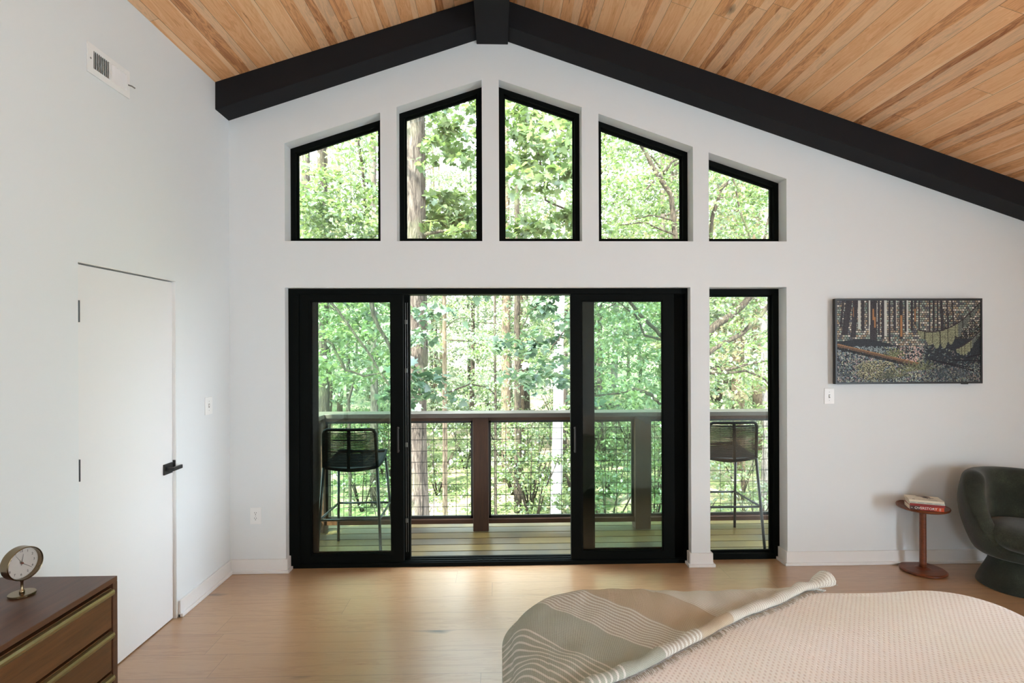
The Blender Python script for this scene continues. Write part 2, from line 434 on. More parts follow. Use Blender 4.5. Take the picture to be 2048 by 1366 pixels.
# left wall with the recessed flush door
DY0 = atx(156.5, 700, XA).y; DY1 = atx(352.5, 900, XA).y; DZ = atx(351.5, 562, XA).z
W4 = lambda u, v: Vector((XA, u, v))
wl = MB().prism([[(YB - .2, -.08), (DY0, -.08), (DY0, DZ), (DY1, DZ), (DY1, -.08), (D, -.08), (D, ceil_z(XA) + .1), (YB - .2, ceil_z(XA) + .1)]], W4, (-.15, 0, 0)).build('wall_left', WALL); struct(wl, 'tall white wall on the left with the flush door and the air vent')
# unseen right and rear walls; their openings are added to let light in
W5 = lambda u, v: Vector((XR, u, v))
zr = ceil_z(XR)
wr = MB().prism([[(YB - .2, -.08), (D, -.08), (D, zr + .1), (YB - .2, zr + .1)], [(-1.05, .6), (-1.05, 2.0), (.15, 2.0), (.15, .6)]], W5, (.15, 0, 0)).build('wall_right', WALL); struct(wr)
W6 = lambda u, v: Vector((u, YB, v))
wf = MB().prism([[(XA - .15, -.08), (XR + .15, -.08), (XR + .15, zr + .1), (XAP, ZAP + .1), (XA - .15, ceil_z(XA) + .1)],
                 [(-.6, 1.2), (-.6, 2.1), (.6, 2.1), (.6, 1.2)]], W6, (0, -.15, 0)).build('wall_front', WALL); struct(wf)

# ceiling: two sloping plank fields
for nm, xa, xb in (('ceiling', XA - .15, XAP), ('ceiling.001', XAP, XR + .15)):
    mb = MB(); L = Vector((xb - xa, 0, ceil_z(xb) - ceil_z(xa))) if 0 else None
    za, zb = (mL * xa + cL, ZAP) if xb == XAP else (ZAP, mR * xb + cR)
    if xb == XAP: m_, org = mL, Vector((XAP, 0, ZAP))
    else: m_, org = mR, Vector((XAP, 0, ZAP))
    ang = math.atan(m_)
    ln = math.hypot(xb - xa, zb - za)
    o = MB().box(-ln if xb == XAP else 0, 0 if xb == XAP else ln, YB - 3.2, YE + .55, 0, .12).build('ceiling', CEILM)  # extended far past the rear wall: added overhang keeps sun out of the opening
    o.location = org; o.rotation_euler = (0, -ang, 0)
    struct(o, 'hickory plank ceiling slope ' + ('left of the ridge beam' if xb == XAP else 'right of the ridge beam'))

# beams
def rake(x0, x1, m1, c1, lab):
    p = [(x0, m1 * x0 + c1), (x1, m1 * x1 + c1), (x1, ceil_z(x1 - 1e-4) + .004), (x0, ceil_z(x0 + 1e-4) + .004)]
    o = MB().prism([p], lambda u, v: Vector((u, YF, v)), (0, D - YF + .002, 0)).build('trim_1', BEAMM, bevel=.004); struct(o, lab); return o
rx0 = at(953.3, 88).x; rx1 = at(1015.8, 89).x
rake(XA, (rx0 + rx1) / 2, bL, eL, 'charcoal rake beam left of the ridge')
o = rake((rx0 + rx1) / 2, XR, bR, eR, 'charcoal rake beam right of the ridge'); o.name = 'trim_2'
zrb = at(985, 89).z
o = MB().box(rx0, rx1, YB - .02, D + .001, zrb, ZAP - .01).build('trim_3', BEAMM, bevel=.004); struct(o, 'charcoal ridge beam running to the gable wall')

# baseboards
def bboard(mb, x0, x1, y0, y1, ex=(0, 0, 0, 0)):
    pass
BH = .098
sh = .014
def base_run(mb, pts, nrm_sign=1):
    """polyline in plan, the board stands to the left of travel"""
    for (a, b2) in zip(pts[:-1], pts[1:]):
        a = Vector((*a, 0)); b3 = Vector((*b2, 0)); t = (b3 - a).normalized(); n = Vector((-t.y, t.x, 0))
        for th, hh in ((.015, BH), (.029, .021)):
            aa = a - t * 0; bb = b3 + t * 0
            vs = [aa - t * (th if mb.ext0 else 0), bb + t * (th if mb.ext1 else 0)]
            q = [vs[0], vs[1], vs[1] + n * th, vs[0] + n * th]
            mb.add([(p.x, p.y, 0) for p in q] + [(p.x, p.y, hh) for p in q], [(3, 2, 1, 0), (4, 5, 6, 7), (0, 1, 5, 4), (1, 2, 6, 5), (2, 3, 7, 6), (3, 0, 4, 7)])
mb = MB()
def seg(a, b2, e0, e1): mb.ext0 = e0; mb.ext1 = e1; base_run(mb, [a, b2])
xl, xr_ = SL[0][0], SL[1][0]; sl_, sr_ = SD[0][0], SD[1][0]
seg((xl, D), (XA, D), True, False)
seg((xl, D + .058), (xl, D), False, False)
seg((sl_, D), (xr_, D), True, True)
seg((xr_, D), (xr_, D + .058), False, False)
seg((sl_, D + .113), (sl_, D), False, False)
seg((XR, D), (sr_, D), False, True)
seg((sr_, D), (sr_, D + .113), False, False)
struct(mb.build('baseboard_back', TRIMM, bevel=.003, fixn=True), 'white baseboard along the gable wall and around the pillar')
mb = MB()
seg((XA, D - .015), (XA, DY1 + .012), False, False)
seg((XA, DY0 - .012), (XA, YB), False, False)
struct(mb.build('baseboard_left', TRIMM, bevel=.003), 'white baseboard at the foot of the left wall')

# gable windows and side light
def inset(poly, d):
    n = len(poly); out = []
    for i in range(n):
        p0, p1, p2 = Vector(poly[i - 1]), Vector(poly[i]), Vector(poly[(i + 1) % n])
        e1 = (p1 - p0).normalized(); e2 = (p2 - p1).normalized()
        n1 = Vector((-e1.y, e1.x)); n2 = Vector((-e2.y, e2.x))
        den = 1 + n1.dot(n2); out.append(tuple(p1 + (n1 + n2) * (d / den)))
    return out
def window(idx, poly, lab, Y0=D + .115, wd=.036):
    root = thing('window_%d' % idx, lab, None, (sum(p[0] for p in poly) / 4, Y0, poly[0][1]), kind='structure')
    to = lambda y: (lambda u, v: Vector((u, y, v)))
    i0 = inset(poly, -.002); i1 = inset(poly, wd); i2 = inset(poly, wd - .012); i3 = inset(poly, wd + .012)
    MB().prism([i0, i1[::-1]], to(Y0), (0, .085, 0)).build('window_frame', BLACKF, root, bevel=.0025)
    MB().prism([i2, i3[::-1]], to(Y0 + .035), (0, .018, 0)).build('glazing_bead', BLACKF, root)
    MB().prism([i2], to(Y0 + .055), (0, .006, 0)).build('window_pane', GLASS, root)
    return root
GL = ['far left trapezoid gable window with black frame', 'tall gable window left of the ridge, showing the big trunk', 'tall gable window right of the ridge beam', 'gable window showing the leaning limb, fourth from the left', 'smallest gable window at the far right of the row']
for i, g in enumerate(GW): window(i + 1, g, GL[i])
window(6, SD, 'narrow full-height side light between pillar and right wall', wd=.045)

# sliding door
YS = D + .06
root = thing('door_1', 'black four-panel sliding glass door, slid open in the middle', None, ((xl + xr_) / 2, YS, 0), kind='structure')
HZ = ZT
jl = at(598, 850, YS).x; jr = at(1371.5, 850, YS).x
MB().prism([[(xl, -.002), (xr_, -.002), (xr_, HZ), (xl, HZ)][::1], [(jl, .03), (jl, HZ - .042), (jr, HZ - .042), (jr, .03)]], lambda u, v: Vector((u, YS, v)), (0, .135, 0)).build('door_frame', BLACKF, root, bevel=.003)
tr = MB()
for yy in (YS + .012, YS + .052, YS + .092): tr.box(jl, jr, yy, yy + .008, .03, .036)
cxm = at(985, 1111, YS + .05).x
for k in range(4): tr.box(cxm - .11 + k * .052, cxm - .075 + k * .052, YS + .018, YS + .034, .03, .038)
tr.build('door_track', BLACKF, root, bevel=.001)
def panel(name, x0, x1, y0, st0, st1, gm, handle=None):
    top, bot = HZ - .040, .036
    gt, gb = HZ - .088, .088
    p = MB().prism([[(x0, bot), (x1, bot), (x1, top), (x0, top)], [(x0 + st0, gb), (x0 + st0, gt), (x1 - st1, gt), (x1 - st1, gb)]], lambda u, v: Vector((u, y0, v)), (0, .036, 0)).build(name, BLACKF, root, bevel=.002)
    MB().box(x0 + st0 - .005, x1 - st1 + .005, y0 + .016, y0 + .022, gb - .005, gt + .005).build('glass', gm, p)
    b_ = MB().prism([[(x0 + st0 - .001, gb - .001), (x1 - st1 + .001, gb - .001), (x1 - st1 + .001, gt + .001), (x0 + st0 - .001, gt + .001)], [(x0 + st0 + .009, gb + .009), (x0 + st0 + .009, gt - .009), (x1 - st1 - .009, gt - .009), (x1 - st1 - .009, gb + .009)]], lambda u, v: Vector((u, y0 + .005, v)), (0, .009, 0)).build('glazing_bead', BLACKF, p, bevel=.001)
    if handle is not None:
        hx, z0, z1 = handle
        h = MB(); h.box(hx - .006, hx + .006, y0 - .028, y0 - .018, z0, z1); h.box(hx - .005, hx + .005, y0 - .02, y0, z0 + .004, z0 + .016); h.box(hx - .005, hx + .005, y0 - .02, y0, z1 - .016, z1 - .004)
        h.build('pull_handle', BLACKM, p, bevel=.002)
    return p
ys1 = YS + .012; ys2 = YS + .06
X = lambda px, y: at(px, 850, y).x
panel('sliding_panel', X(599, ys1), X(807, ys1), ys1, X(620, ys1) - X(599, ys1), X(807, ys1) - X(783, ys1), GLASSS, (X(797, ys1), at(800, 904, ys1).z, at(800, 853, ys1).z))
panel('sliding_panel', X(1141.5, ys1), X(1349, ys1), ys1, X(1163.5, ys1) - X(1141.5, ys1), X(1349, ys1) - X(1326, ys1), GLASSS, (X(1149, ys1), at(1148, 904, ys1).z, at(1148, 853, ys1).z))
panel('fixed_panel', X(601, ys2), X(820.5, ys2), ys2, X(634, ys2) - X(601, ys2), X(820.5, ys2) - X(797, ys2), GLASSS)
panel('fixed_panel', X(1164, ys2), X(1370, ys2), ys2, X(1187, ys2) - X(1164, ys2), X(1370, ys2) - X(1330, ys2), GLASSS)
wse = MB().tube([(X(812, ys2), ys2 - .004, .09), (X(812, ys2), ys2 - .004, HZ - .1)], .0022, 6)
wse.tube([(X(816, ys2), ys2 - .004, .09), (X(816, ys2), ys2 - .004, HZ - .1)], .0016, 6)
for z in (1.78, 1.42, .87, .31): wse.box(X(811, ys2), X(816, ys2), ys2 - .014, ys2, z, z + .03)
wse.build('weather_seal', simple('seal_grey', (.12, .13, .12), .3), root)

# flush interior door
root = thing('door_2', 'white flush interior door with black lever in the left wall', None, (XA, (DY0 + DY1) / 2, 0), kind='structure')
rec = .018
j = MB(); j.box(XA - .13, XA - .002, DY1 - .004, DY1 + .001, 0, DZ); j.box(XA - .13, XA - .002, DY0 - .001, DY0 + .002, 0, DZ); j.box(XA - .13, XA - .002, DY0, DY1, DZ - .004, DZ)
j.box(XA - .13, XA - rec - .045, DY1 - .016, DY1 - .004, 0, DZ)
j.build('door_jamb', TRIMM, root)
sy0, sy1 = DY0 + .003, atx(346.5, 900, XA - rec).y
slab = MB().box(XA - rec - .04, XA - rec, sy0, sy1, .006, DZ - .010).build('door_slab', DOORP, root, bevel=.0015)
for py in (622.5, 941.5):
    z = atx(159, py, XA).z
    h = MB(); h.tube([(XA - .004, DY0 + .006, z - .05), (XA - .004, DY0 + .006, z + .05)], .0065, 10)
    h.box(XA - rec - .001, XA - rec + .002, DY0 + .004, DY0 + .022, z - .05, z + .05)
    h.build('hinge', BLACKM, root)
pz = atx(331, 937, XA - rec); ry = atx(333, 937, XA - rec).y
r_ = MB().box(XA - rec, XA - rec + .009, atx(326, 937, XA - rec).y, atx(342.5, 937, XA - rec).y, atx(334, 948, XA - rec).z, atx(334, 927, XA - rec).z)
rose = r_.build('handle_rose', BLACKM, slab, bevel=.001)
lv = MB(); xs_ = XA - rec
ly = atx(331, 937, xs_).y
lz = atx(334, 943, xs_ + .05).z
lv.tube([(xs_ + .005, ly, lz), (xs_ + .05, ly, lz)], .010, 12)
lv.box(xs_ + .042, xs_ + .056, ly - .014, ly + .078, lz - .012, lz + .010)
lv.build('lever_handle', BLACKM, slab, bevel=.003)
MB().box(XA - .02, XA - .0015, DY1 - .006, DY1 - .003, pz.z - .012, pz.z + .035).build('strike_plate', BLACKM, root, bevel=.002)
# unseen panel added behind the door so no light leaks through its gaps
struct(MB().box(XA - .2, XA - .152, DY0 - .1, DY1 + .1, -.05, DZ + .1).build('light_block_panel', WALL), 'added light-blocking panel behind the flush door')
#@@SECTION furn
# ------------------------------------------------------------------ small wall fittings
def plate(name, lab, cat, org, ux, n, w, h, kindp, mat=WPLAST):
    """org = centre on the wall, ux = direction to the right, n = out of the wall"""
    root = thing(name, lab, cat, org)
    ux = Vector(ux); n = Vector(n); uz = Vector((0, 0, 1)); o = Vector(org)
    def bx(a0, a1, z0, z1, d0, d1, nm, m, par=root, bev=0):
        c = [o + ux * a + uz * z + n * d for d in (d0, d1) for z in (z0, z1) for a in (a0, a1)]
        return MB().add(c, [(0, 2, 3, 1), (4, 5, 7, 6), (0, 1, 5, 4), (2, 6, 7, 3), (0, 4, 6, 2), (1, 3, 7, 5)]).build(nm, m, par, bevel=bev)
    bx(-w / 2, w / 2, -h / 2, h / 2, 0, .006, 'cover_plate', mat, bev=.002)
    if kindp == 'switch':
        bx(-.006, .006, -.013, .013, .006, .007, 'switch_slot', simple('slot_grey', (.3, .3, .29), .5) if 'slot_grey' not in MATS else MATS['slot_grey'])
        bx(-.004, .004, -.004, .008, .006, .017, 'toggle', mat, bev=.001)
        for s in (-.03, .03):
            bx(-.002, .002, s - .002, s + .002, .006, .0068, 'screw', MATS['slot_grey'])
    else:
        for s in (-.0195, .0195):
            f = bx(-.015, .015, s - .013, s + .013, .006, .008, 'receptacle', mat, bev=.002)
            bx(-.0075, -.005, s + .0, s + .009, .008, .0083, 'slot', DARKH, f); bx(.005, .0075, s + .001, s + .008, .008, .0083, 'slot', DARKH, f)
            bx(-.0025, .0025, s - .009, s - .004, .008, .0083, 'slot', DARKH, f)
        bx(-.002, .002, -.002, .002, .006, .0068, 'screw', MATS['slot_grey'])
    return root
p = at(1657.8, 792.3, D); plate('light_switch', 'white toggle light switch below the television on gable wall', 'light switch', p, (1, 0, 0), (0, -1, 0), .074, .116, 'switch')
p = atx(416.3, 811.5, XA); plate('light_switch', 'white toggle light switch on left wall beside the flush door', 'light switch', p, (0, 1, 0), (1, 0, 0), .09, .116, 'switch')
p = at(512, 1031.5, D); plate('wall_outlet', 'white duplex power outlet low on wall left of sliding door', 'power outlet', p, (1, 0, 0), (0, -1, 0), .078, .118, 'outlet')

# air vent
v0 = atx(172, 81, XA); v1 = atx(257.2, 199, XA)
y0, y1 = v0.y, v1.y; z1 = v0.z; z0 = atx(172, 141.5, XA).z
root = thing('wall_vent', 'white metal air vent register high on the left wall', 'air vent', (XA, (y0 + y1) / 2, z0))
ym0 = atx(184.5, 120, XA).y; ym1 = atx(217, 140, XA).y; ym2 = atx(221.5, 140, XA).y; ym3 = atx(251, 160, XA).y
zt = atx(184.5, 101.5, XA).z; zb = atx(184.5, 136.5, XA).z
MB().prism([[(y0, z0), (y1, z0), (y1, z1), (y0, z1)], [(ym0, zb), (ym0, zt), (ym1, zt), (ym1, zb)], [(ym2, zb), (ym2, zt), (ym3, zt), (ym3, zb)]], lambda u, v: Vector((XA + .007, u, v)), (-.006, 0, 0)).build('vent_frame', WPLAST, root, bevel=.0015)
for n_, (a, b_, ang) in enumerate(((ym0, ym1, -1.0), (ym2, ym3, .95))):
    k = 9
    for i in range(k):
        yc = a + (b_ - a) * (i + .5) / k; w = (b_ - a) / k * .62
        dy = math.cos(ang) * w; dx = math.sin(ang) * w
        lo = MB().add([(XA + .004 - dx / 2, yc - dy / 2, zb), (XA + .004 + dx / 2, yc + dy / 2, zb), (XA + .004 + dx / 2, yc + dy / 2, zt), (XA + .004 - dx / 2, yc - dy / 2, zt),
                       (XA + .005 - dx / 2, yc - dy / 2 + .001, zb), (XA + .005 + dx / 2, yc + dy / 2 + .001, zb), (XA + .005 + dx / 2, yc + dy / 2 + .001, zt), (XA + .005 - dx / 2, yc - dy / 2 + .001, zt)],
                      [(0, 1, 2, 3), (7, 6, 5, 4), (0, 4, 5, 1), (3, 2, 6, 7), (1, 5, 6, 2), (0, 3, 7, 4)])
        lo.build('louver', WPLAST, root)
MB().box(XA + .0003, XA + .001, ym0, ym1, zb, zt).build('duct_dark_sheet', DARKH, root)  # dark sheet on the wall paints the shade of the duct
MB().box(XA + .0003, XA + .001, ym2, ym3, zb, zt).build('duct_shade', simple('duct_grey', (.22, .22, .21), .7), root)  # grey sheet paints the shade behind the closed louvers
yl = atx(254, 168, XA).y; zl = atx(254, 170, XA).z
MB().tube([(XA + .006, yl, zl), (XA + .022, yl + .004, zl - .004), (XA + .034, yl + .012, zl - .012)], .0035, 8).build('damper_lever', MATS['duct_grey'], root, smooth=True)
MB().lathe([(0, 0), (.005, 0), (.004, .002), (0, .0025)], (XA + .007, (y0 + ym0) / 2, (z0 + z1) / 2), 10, Matrix.Rotation(PI / 2, 3, 'Y')).build('screw', MATS['slot_grey'], root)

# small knob on the wall behind the armchair
p = at(1927, 1040, D)
root = thing('wall_bumper', 'small round black knob on gable wall behind the armchair', 'wall bumper', p)
AX = Matrix.Rotation(PI / 2, 3, 'X')
MB().lathe([(.004, 0), (.004, .035)], p, 12, AX).build('stem', BLACKM, root)
MB().lathe([(0, .03), (.014, .032), (.017, .042), (.014, .052), (0, .055)], p, 20, AX).build('rubber_tip', BLACKM, root, smooth=True)

# ------------------------------------------------------------------ television showing a mosaic picture
YT = D - .045
q0 = at(1669.6, 597.2, YT); q1 = at(1964.2, 768.2, YT)
tx0, tx1, tz1, tz0 = q0.x, q1.x, q0.z, at(1669.6, 768.4, YT).z
tz1 = (tz1 + at(1964, 598, YT).z) / 2 + .002
root = thing('wall_television', 'flat television with black frame showing a mosaic forest picture', 'television', ((tx0 + tx1) / 2, D, tz0))
MB().box(tx0, tx1, YT + .002, YT + .027, tz0, tz1).build('back_housing', BLACKM, root, bevel=.002)
bw = .0135
MB().prism([[(tx0, tz0), (tx1, tz0), (tx1, tz1), (tx0, tz1)], [(tx0 + bw, tz0 + bw), (tx0 + bw, tz1 - bw), (tx1 - bw, tz1 - bw), (tx1 - bw, tz0 + bw)]], lambda u, v: Vector((u, YT, v)), (0, -.006, 0)).build('bezel', BLACKM, root, bevel=.001)
MB().box((tx0 + tx1) / 2 - .2, (tx0 + tx1) / 2 + .2, YT + .026, D, tz0 + .15, tz1 - .15).build('wall_bracket', BLACKM, root)
rx = at(1930, 770, YT).x
MB().box(rx - .022, rx + .022, YT - .004, YT + .012, tz0 - .006, tz0).build('remote_receiver', BLACKM, root, bevel=.001)

def mosaic(W, Hh):
    """paints the mosaic into a W x Hh array, top row first"""
    R = np.random.default_rng(5)
    A = np.zeros((Hh, W, 3)); A[:] = (34, 38, 46)
    yy, xx = np.mgrid[0:Hh, 0:W]; u = xx / W; v = yy / Hh
    # squared tesserae between the trunks
    cw, ch = 5, 4
    pal = np.array([(184, 176, 156), (138, 150, 136), (214, 210, 198), (148, 134, 114), (112, 132, 124), (168, 148, 122), (122, 116, 110), (158, 174, 158), (92, 94, 100), (196, 192, 176)])
    ids = R.integers(0, len(pal), (Hh // ch + 2, W // cw + 2))
    col = pal[ids[yy // ch, (xx + (yy // ch % 2) * 2) // cw]].astype(float)
    mort = ((yy % ch == 0) | ((xx + (yy // ch % 2) * 2) % cw == 0))
    col[mort] = (46, 46, 50)
    top = v < .52 - .05 * np.sin(u * 9) - .12 * np.clip(.12 - u, 0, 1)
    A[top] = col[top]
    for (c, w_) in ((.155, .016), (.225, .010), (.275, .012), (.335, .022), (.405, .014), (.485, .018)):
        mk = top & (abs(u - c) < w_ / 2) & (v < .36 + .1 * np.sin(c * 40)); A[mk] = (196, 198, 190)
    dk = top & (u > .72) & (R.random((Hh, W)) < np.clip((v - .1) * 2.4, 0, .8)); A[dk] = A[dk] * .35
    # trunks
    for c, w_, b_, ln in ((.045, .016, .33, -.03), (.085, .045, .42, -.04), (.13, .036, .45, -.02), (.18, .02, .36, 0), (.215, .012, .32, 0), (.255, .046, .50, -.004), (.292, .014, .42, 0), (.318, .018, .46, 0), (.365, .016, .50, 0), (.40, .02, .37, 0), (.446, .026, .47, 0), (.475, .014, .38, 0), (.52, .012, .36, 0),
                        (.542, .014, .3, 0), (.57, .010, .40, 0), (.645, .012, .45, 0), (.672, .012, .46, 0), (.70, .012, .42, 0), (.725, .02, .44, .01), (.765, .012, .4, .01), (.80, .012, .35, .02)):
        cx_ = c + ln * (v / .5)
        mk = (abs(u - cx_) < w_ / 2) & (v < b_)
        A[mk] = np.array((46, 42, 46)) + R.normal(0, 1, (Hh, W))[mk][:, None] * 9 + (((xx[mk] * 3) % 7) * 2.0)[:, None]
    for c, w_, a_, b_ in ((.253, .010, .10, .24), (.262, .010, .2, .33), (.446, .014, .18, .44), (.542, .008, .1, .26), (.30, .007, .12, .2), (.115, .006, .08, .2)):
        mk = (abs(u - c) < w_ / 2) & (v > a_) & (v < b_); A[mk] = (166, 118, 74)
    # undergrowth strokes
    def stroke(cu, cv, ang, ln, c, w_=1):
        n_ = max(2, int(ln)); 
        for t in np.linspace(0, 1, n_ * 2):
            x = int(cu * W + math.cos(ang) * ln * t); y = int(cv * Hh + math.sin(ang) * ln * t)
            if 0 <= x < W and 0 <= y < Hh: A[y:y + w_, x] = c
    floorm = v > .52 - .05 * np.sin(u * 9) - .12 * np.clip(.12 - u, 0, 1)
    A[floorm] = np.array((38, 44, 50)) + R.normal(0, 1, (Hh, W))[floorm][:, None] * 8
    for i in range(5200):
        a, b_ = R.random(), .42 + .58 * R.random()
        if b_ < .56 + .25 * max(0, a - .62): continue
        if a > .62 and b_ < .78 and R.random() < .8: continue
        base = np.array([(92, 108, 112), (120, 132, 128), (146, 150, 128), (72, 84, 94), (140, 124, 122)][R.integers(0, 5)])
        if .42 < a < .6 and .55 < b_ < .78 and R.random() < .5: base = np.array((172, 148, 140))
        if a < .32 and b_ < .62: base = np.array((112, 124, 126))
        if a > .6: base = base * .8
        stroke(a, b_, R.random() * PI, R.integers(2, 4), base * (.9 + .6 * R.random()))
    # pointed leaves in the left foreground
    for i in range(300):
        a = .14 + .26 * R.random(); b_ = .73 + .22 * R.random()
        if (a - .27) ** 2 / .02 + (b_ - .84) ** 2 / .014 > 1: continue
        an = R.random() * PI; stroke(a, b_, an, 5, np.array((186, 184, 146)) * (.7 + .4 * R.random()), 1); stroke(a, b_ + .012, an, 4, (60, 64, 52))
    # fallen log
    lv_ = .545 + (u) * .42
    mk = (u < .565) & (abs(v - lv_) < .018 + .004 * np.sin(u * 60)); A[mk] = np.array((104, 80, 62)) + R.normal(0, 1, (Hh, W))[mk][:, None] * 14
    mk = (u < .565) & (abs(v - lv_ + .016) < .006); A[mk] = (160, 120, 82)
    mk = (u < .565) & (v - lv_ > .018) & (v - lv_ < .05); A[mk] = A[mk] * .35
    # fern fans in front
    for cu_, cv_, L_, cc in ((.43, .93, .09, (150, 156, 112)), (.50, .86, .10, (166, 172, 124)), (.60, .84, .10, (150, 160, 120)), (.40, .68, .08, (150, 160, 110)), (.07, .92, .12, (96, 112, 116)), (.35, .95, .07, (120, 130, 110)), (.72, .93, .09, (92, 106, 112)), (.86, .93, .09, (100, 110, 118))):
        for an in np.linspace(-PI * .95, -PI * .05, 7):
            for t in np.linspace(0, 1, 9):
                px_, py_ = cu_ + math.cos(an) * L_ * t * .8, cv_ + math.sin(an) * L_ * t * 1.1
                for s_ in (-1, 1): stroke(px_, py_, an + s_ * .9, 2.2, np.array(cc) * (.45 + .45 * R.random()))
    # hanging fronds at the right
    for (x0_, y0_, x1_, y1_, sag) in ((.56, .36, 1.0, .03, .24), (.83, .60, 1.0, .38, .05)):
        for t in np.linspace(0, 1, 300):
            a = x0_ + (x1_ - x0_) * t; b_ = y0_ + (y1_ - y0_) * t + sag * (4 * t * (1 - t)) ** 1.0 * .62
            dr = .05 + .18 * math.sin(PI * min(1, t * 1.15)) * (.55 + .45 * abs(math.sin(t * 26)))
            if sag < .1: dr *= .6
            xi = int(a * W)
            if xi >= W: continue
            for y in range(int(b_ * Hh), min(Hh, int((b_ + dr) * Hh))):
                g_ = np.array((178, 182, 146)) if t < .65 else np.array((128, 136, 128))
                A[y, xi] = g_ * (.6 + .45 * R.random()) * (.35 if abs(math.sin(t * 26)) < .2 else 1) * (.6 if y % 3 == 0 else 1)
            A[int(b_ * Hh) - 1:int(b_ * Hh) + 1, max(0, xi - 1):xi + 1] = (52, 44, 48)
    for (x0_, y0_, x1_, y1_) in ((.66, .73, .92, .82), (.72, .76, .95, .86), (.9, .70, 1.0, .66), (.78, .73, 1.0, .74)):
        for t in np.linspace(0, 1, 260):
            stroke(x0_ + (x1_ - x0_) * t, y0_ + (y1_ - y0_) * t, 0, 1, (24, 22, 28), 2)
    return np.clip(A, 0, 255) / 255
def color_sheet(name, A, to3, parent):
    Hh, W, _ = A.shape
    vs = [to3(i / W, 1 - j / Hh) for j in range(Hh + 1) for i in range(W + 1)]
    mi = root_matrix(parent).inverted(); vs = [mi @ v for v in vs]
    fs = [(j * (W + 1) + i, (j + 1) * (W + 1) + i, (j + 1) * (W + 1) + i + 1, j * (W + 1) + i + 1) for j in range(Hh) for i in range(W)]
    me = bpy.data.meshes.new(name); me.from_pydata([tuple(v) for v in vs], [], fs)
    at_ = me.color_attributes.new('tile', 'FLOAT_COLOR', 'CORNER')
    lin = np.where(A <= .04045, A / 12.92, ((A + .055) / 1.055) ** 2.4).reshape(-1, 3)
    c4 = np.ones((len(lin) * 4, 4), np.float32); c4[:, :3] = np.repeat(lin, 4, axis=0)
    at_.data.foreach_set('color', c4.ravel())
    m, nt, out = newmat(name + '_mat'); b = NB(nt)
    a_ = b.n('ShaderNodeAttribute', attribute_name='tile')
    b.l(b.bsdf(a_.outputs[0], .5, 0, None, .3), out.inputs[0])
    me.materials.append(m)
    o = bpy.data.objects.new(name, me); COL.objects.link(o); o.parent = parent; return o
sx0, sx1, sz0, sz1 = tx0 + bw - .001, tx1 - bw + .001, tz0 + bw - .001, tz1 - bw + .001
color_sheet('screen', mosaic(270, 153), lambda a, b_: Vector((sx0 + (sx1 - sx0) * a, YT - .001, sz0 + (sz1 - sz0) * b_)), root)

# ------------------------------------------------------------------ side table and books
TC = Vector((at(1845, 900, 3.855).x, 3.855, 0)); TZ = .466
root = thing('side_table', 'small round walnut pedestal table left of the armchair', 'side table', TC)
cb = atz(1849, 1147, .015)
MB().lathe([(0, 0), (.136, 0), (.143, .006), (.143, .014), (.135, .019), (.05, .022), (.03, .03), (0, .03)], (0, 0, 0), 56).build('table_base', TABLEW, root, smooth=False, local=True, bevel=.001)
MB().lathe([(0, TZ - .021), (.145, TZ - .021), (.157, TZ - .014), (.160, TZ - .004), (.157, TZ), (.150, TZ), (.146, TZ - .003), (0, TZ - .003)], (0, 0, 0), 56).build('table_top', TABLEW, root, local=True, smooth=False)
MB().lathe([(.024, .028), (.0215, .06), (.021, TZ - .06), (.024, TZ - .0205)], (0, 0, 0), 24).build('pedestal_stem', TABLEW, root, smooth=True, local=True)

pa = atz(1819.5, 1018.5, TZ); pb = atz(1888.5, 1024.5, TZ)
ex = (pb - pa).normalized(); ey = Vector((-ex.y, ex.x, 0))     # ey points away from the camera
blen = (pb - pa).length
def book(name, lab, z, th, dx, dy, L, Wd, rot, cover, spine_fn=None, top_fn=None, group='paperbacks stacked on the side table'):
    org = pa + ex * dx + ey * dy; org.z = z
    e1 = Matrix.Rotation(rot, 3, 'Z') @ ex; e2 = Vector((-e1.y, e1.x, 0)); e3 = Vector((0, 0, 1))
    root = thing(name, lab, 'book', org, group=group)
    def bx(a0, a1, b0, b1, c0, c1, nm, m, par=root, bev=0):
        c = [org + e1 * a + e2 * b_ + e3 * cc for cc in (c0, c1) for b_ in (b0, b1) for a in (a0, a1)]
        return MB().add(c, [(0, 2, 3, 1), (4, 5, 7, 6), (0, 1, 5, 4), (2, 6, 7, 3), (0, 4, 6, 2), (1, 3, 7, 5)]).build(nm, m, par, bevel=bev)
    ct = .0006
    bx(.001, L - .001, .0015, Wd - .001, ct, th - ct, 'pages', PAPER)
    mbk = MB()
    for (b0, b1, c0, c1) in ((0, Wd, 0, ct), (0, Wd, th - ct, th), (0, .0012, 0, th)):
        c = [org + e1 * a + e2 * b_ + e3 * cc for cc in (c0, c1) for b_ in (b0, b1) for a in (0, L)]
        mbk.add(c, [(0, 2, 3, 1), (4, 5, 7, 6), (0, 1, 5, 4), (2, 6, 7, 3), (0, 4, 6, 2), (1, 3, 7, 5)])
    mbk.build('cover', cover, root)
    ms = frame_m(org + e3 * th / 2 - e2 * .0004, e1, e3); mt = frame_m(org + e3 * (th + .0004), e1, e2)
    if spine_fn: spine_fn(root, ms, bx)
    if top_fn: top_fn(root, mt, bx)
    return root
WHT = simple('white_print', (.85, .84, .8), .6); INK = simple('dark_print', (.03, .025, .02), .6); GREYP = simple('grey_print', (.28, .27, .25), .6)
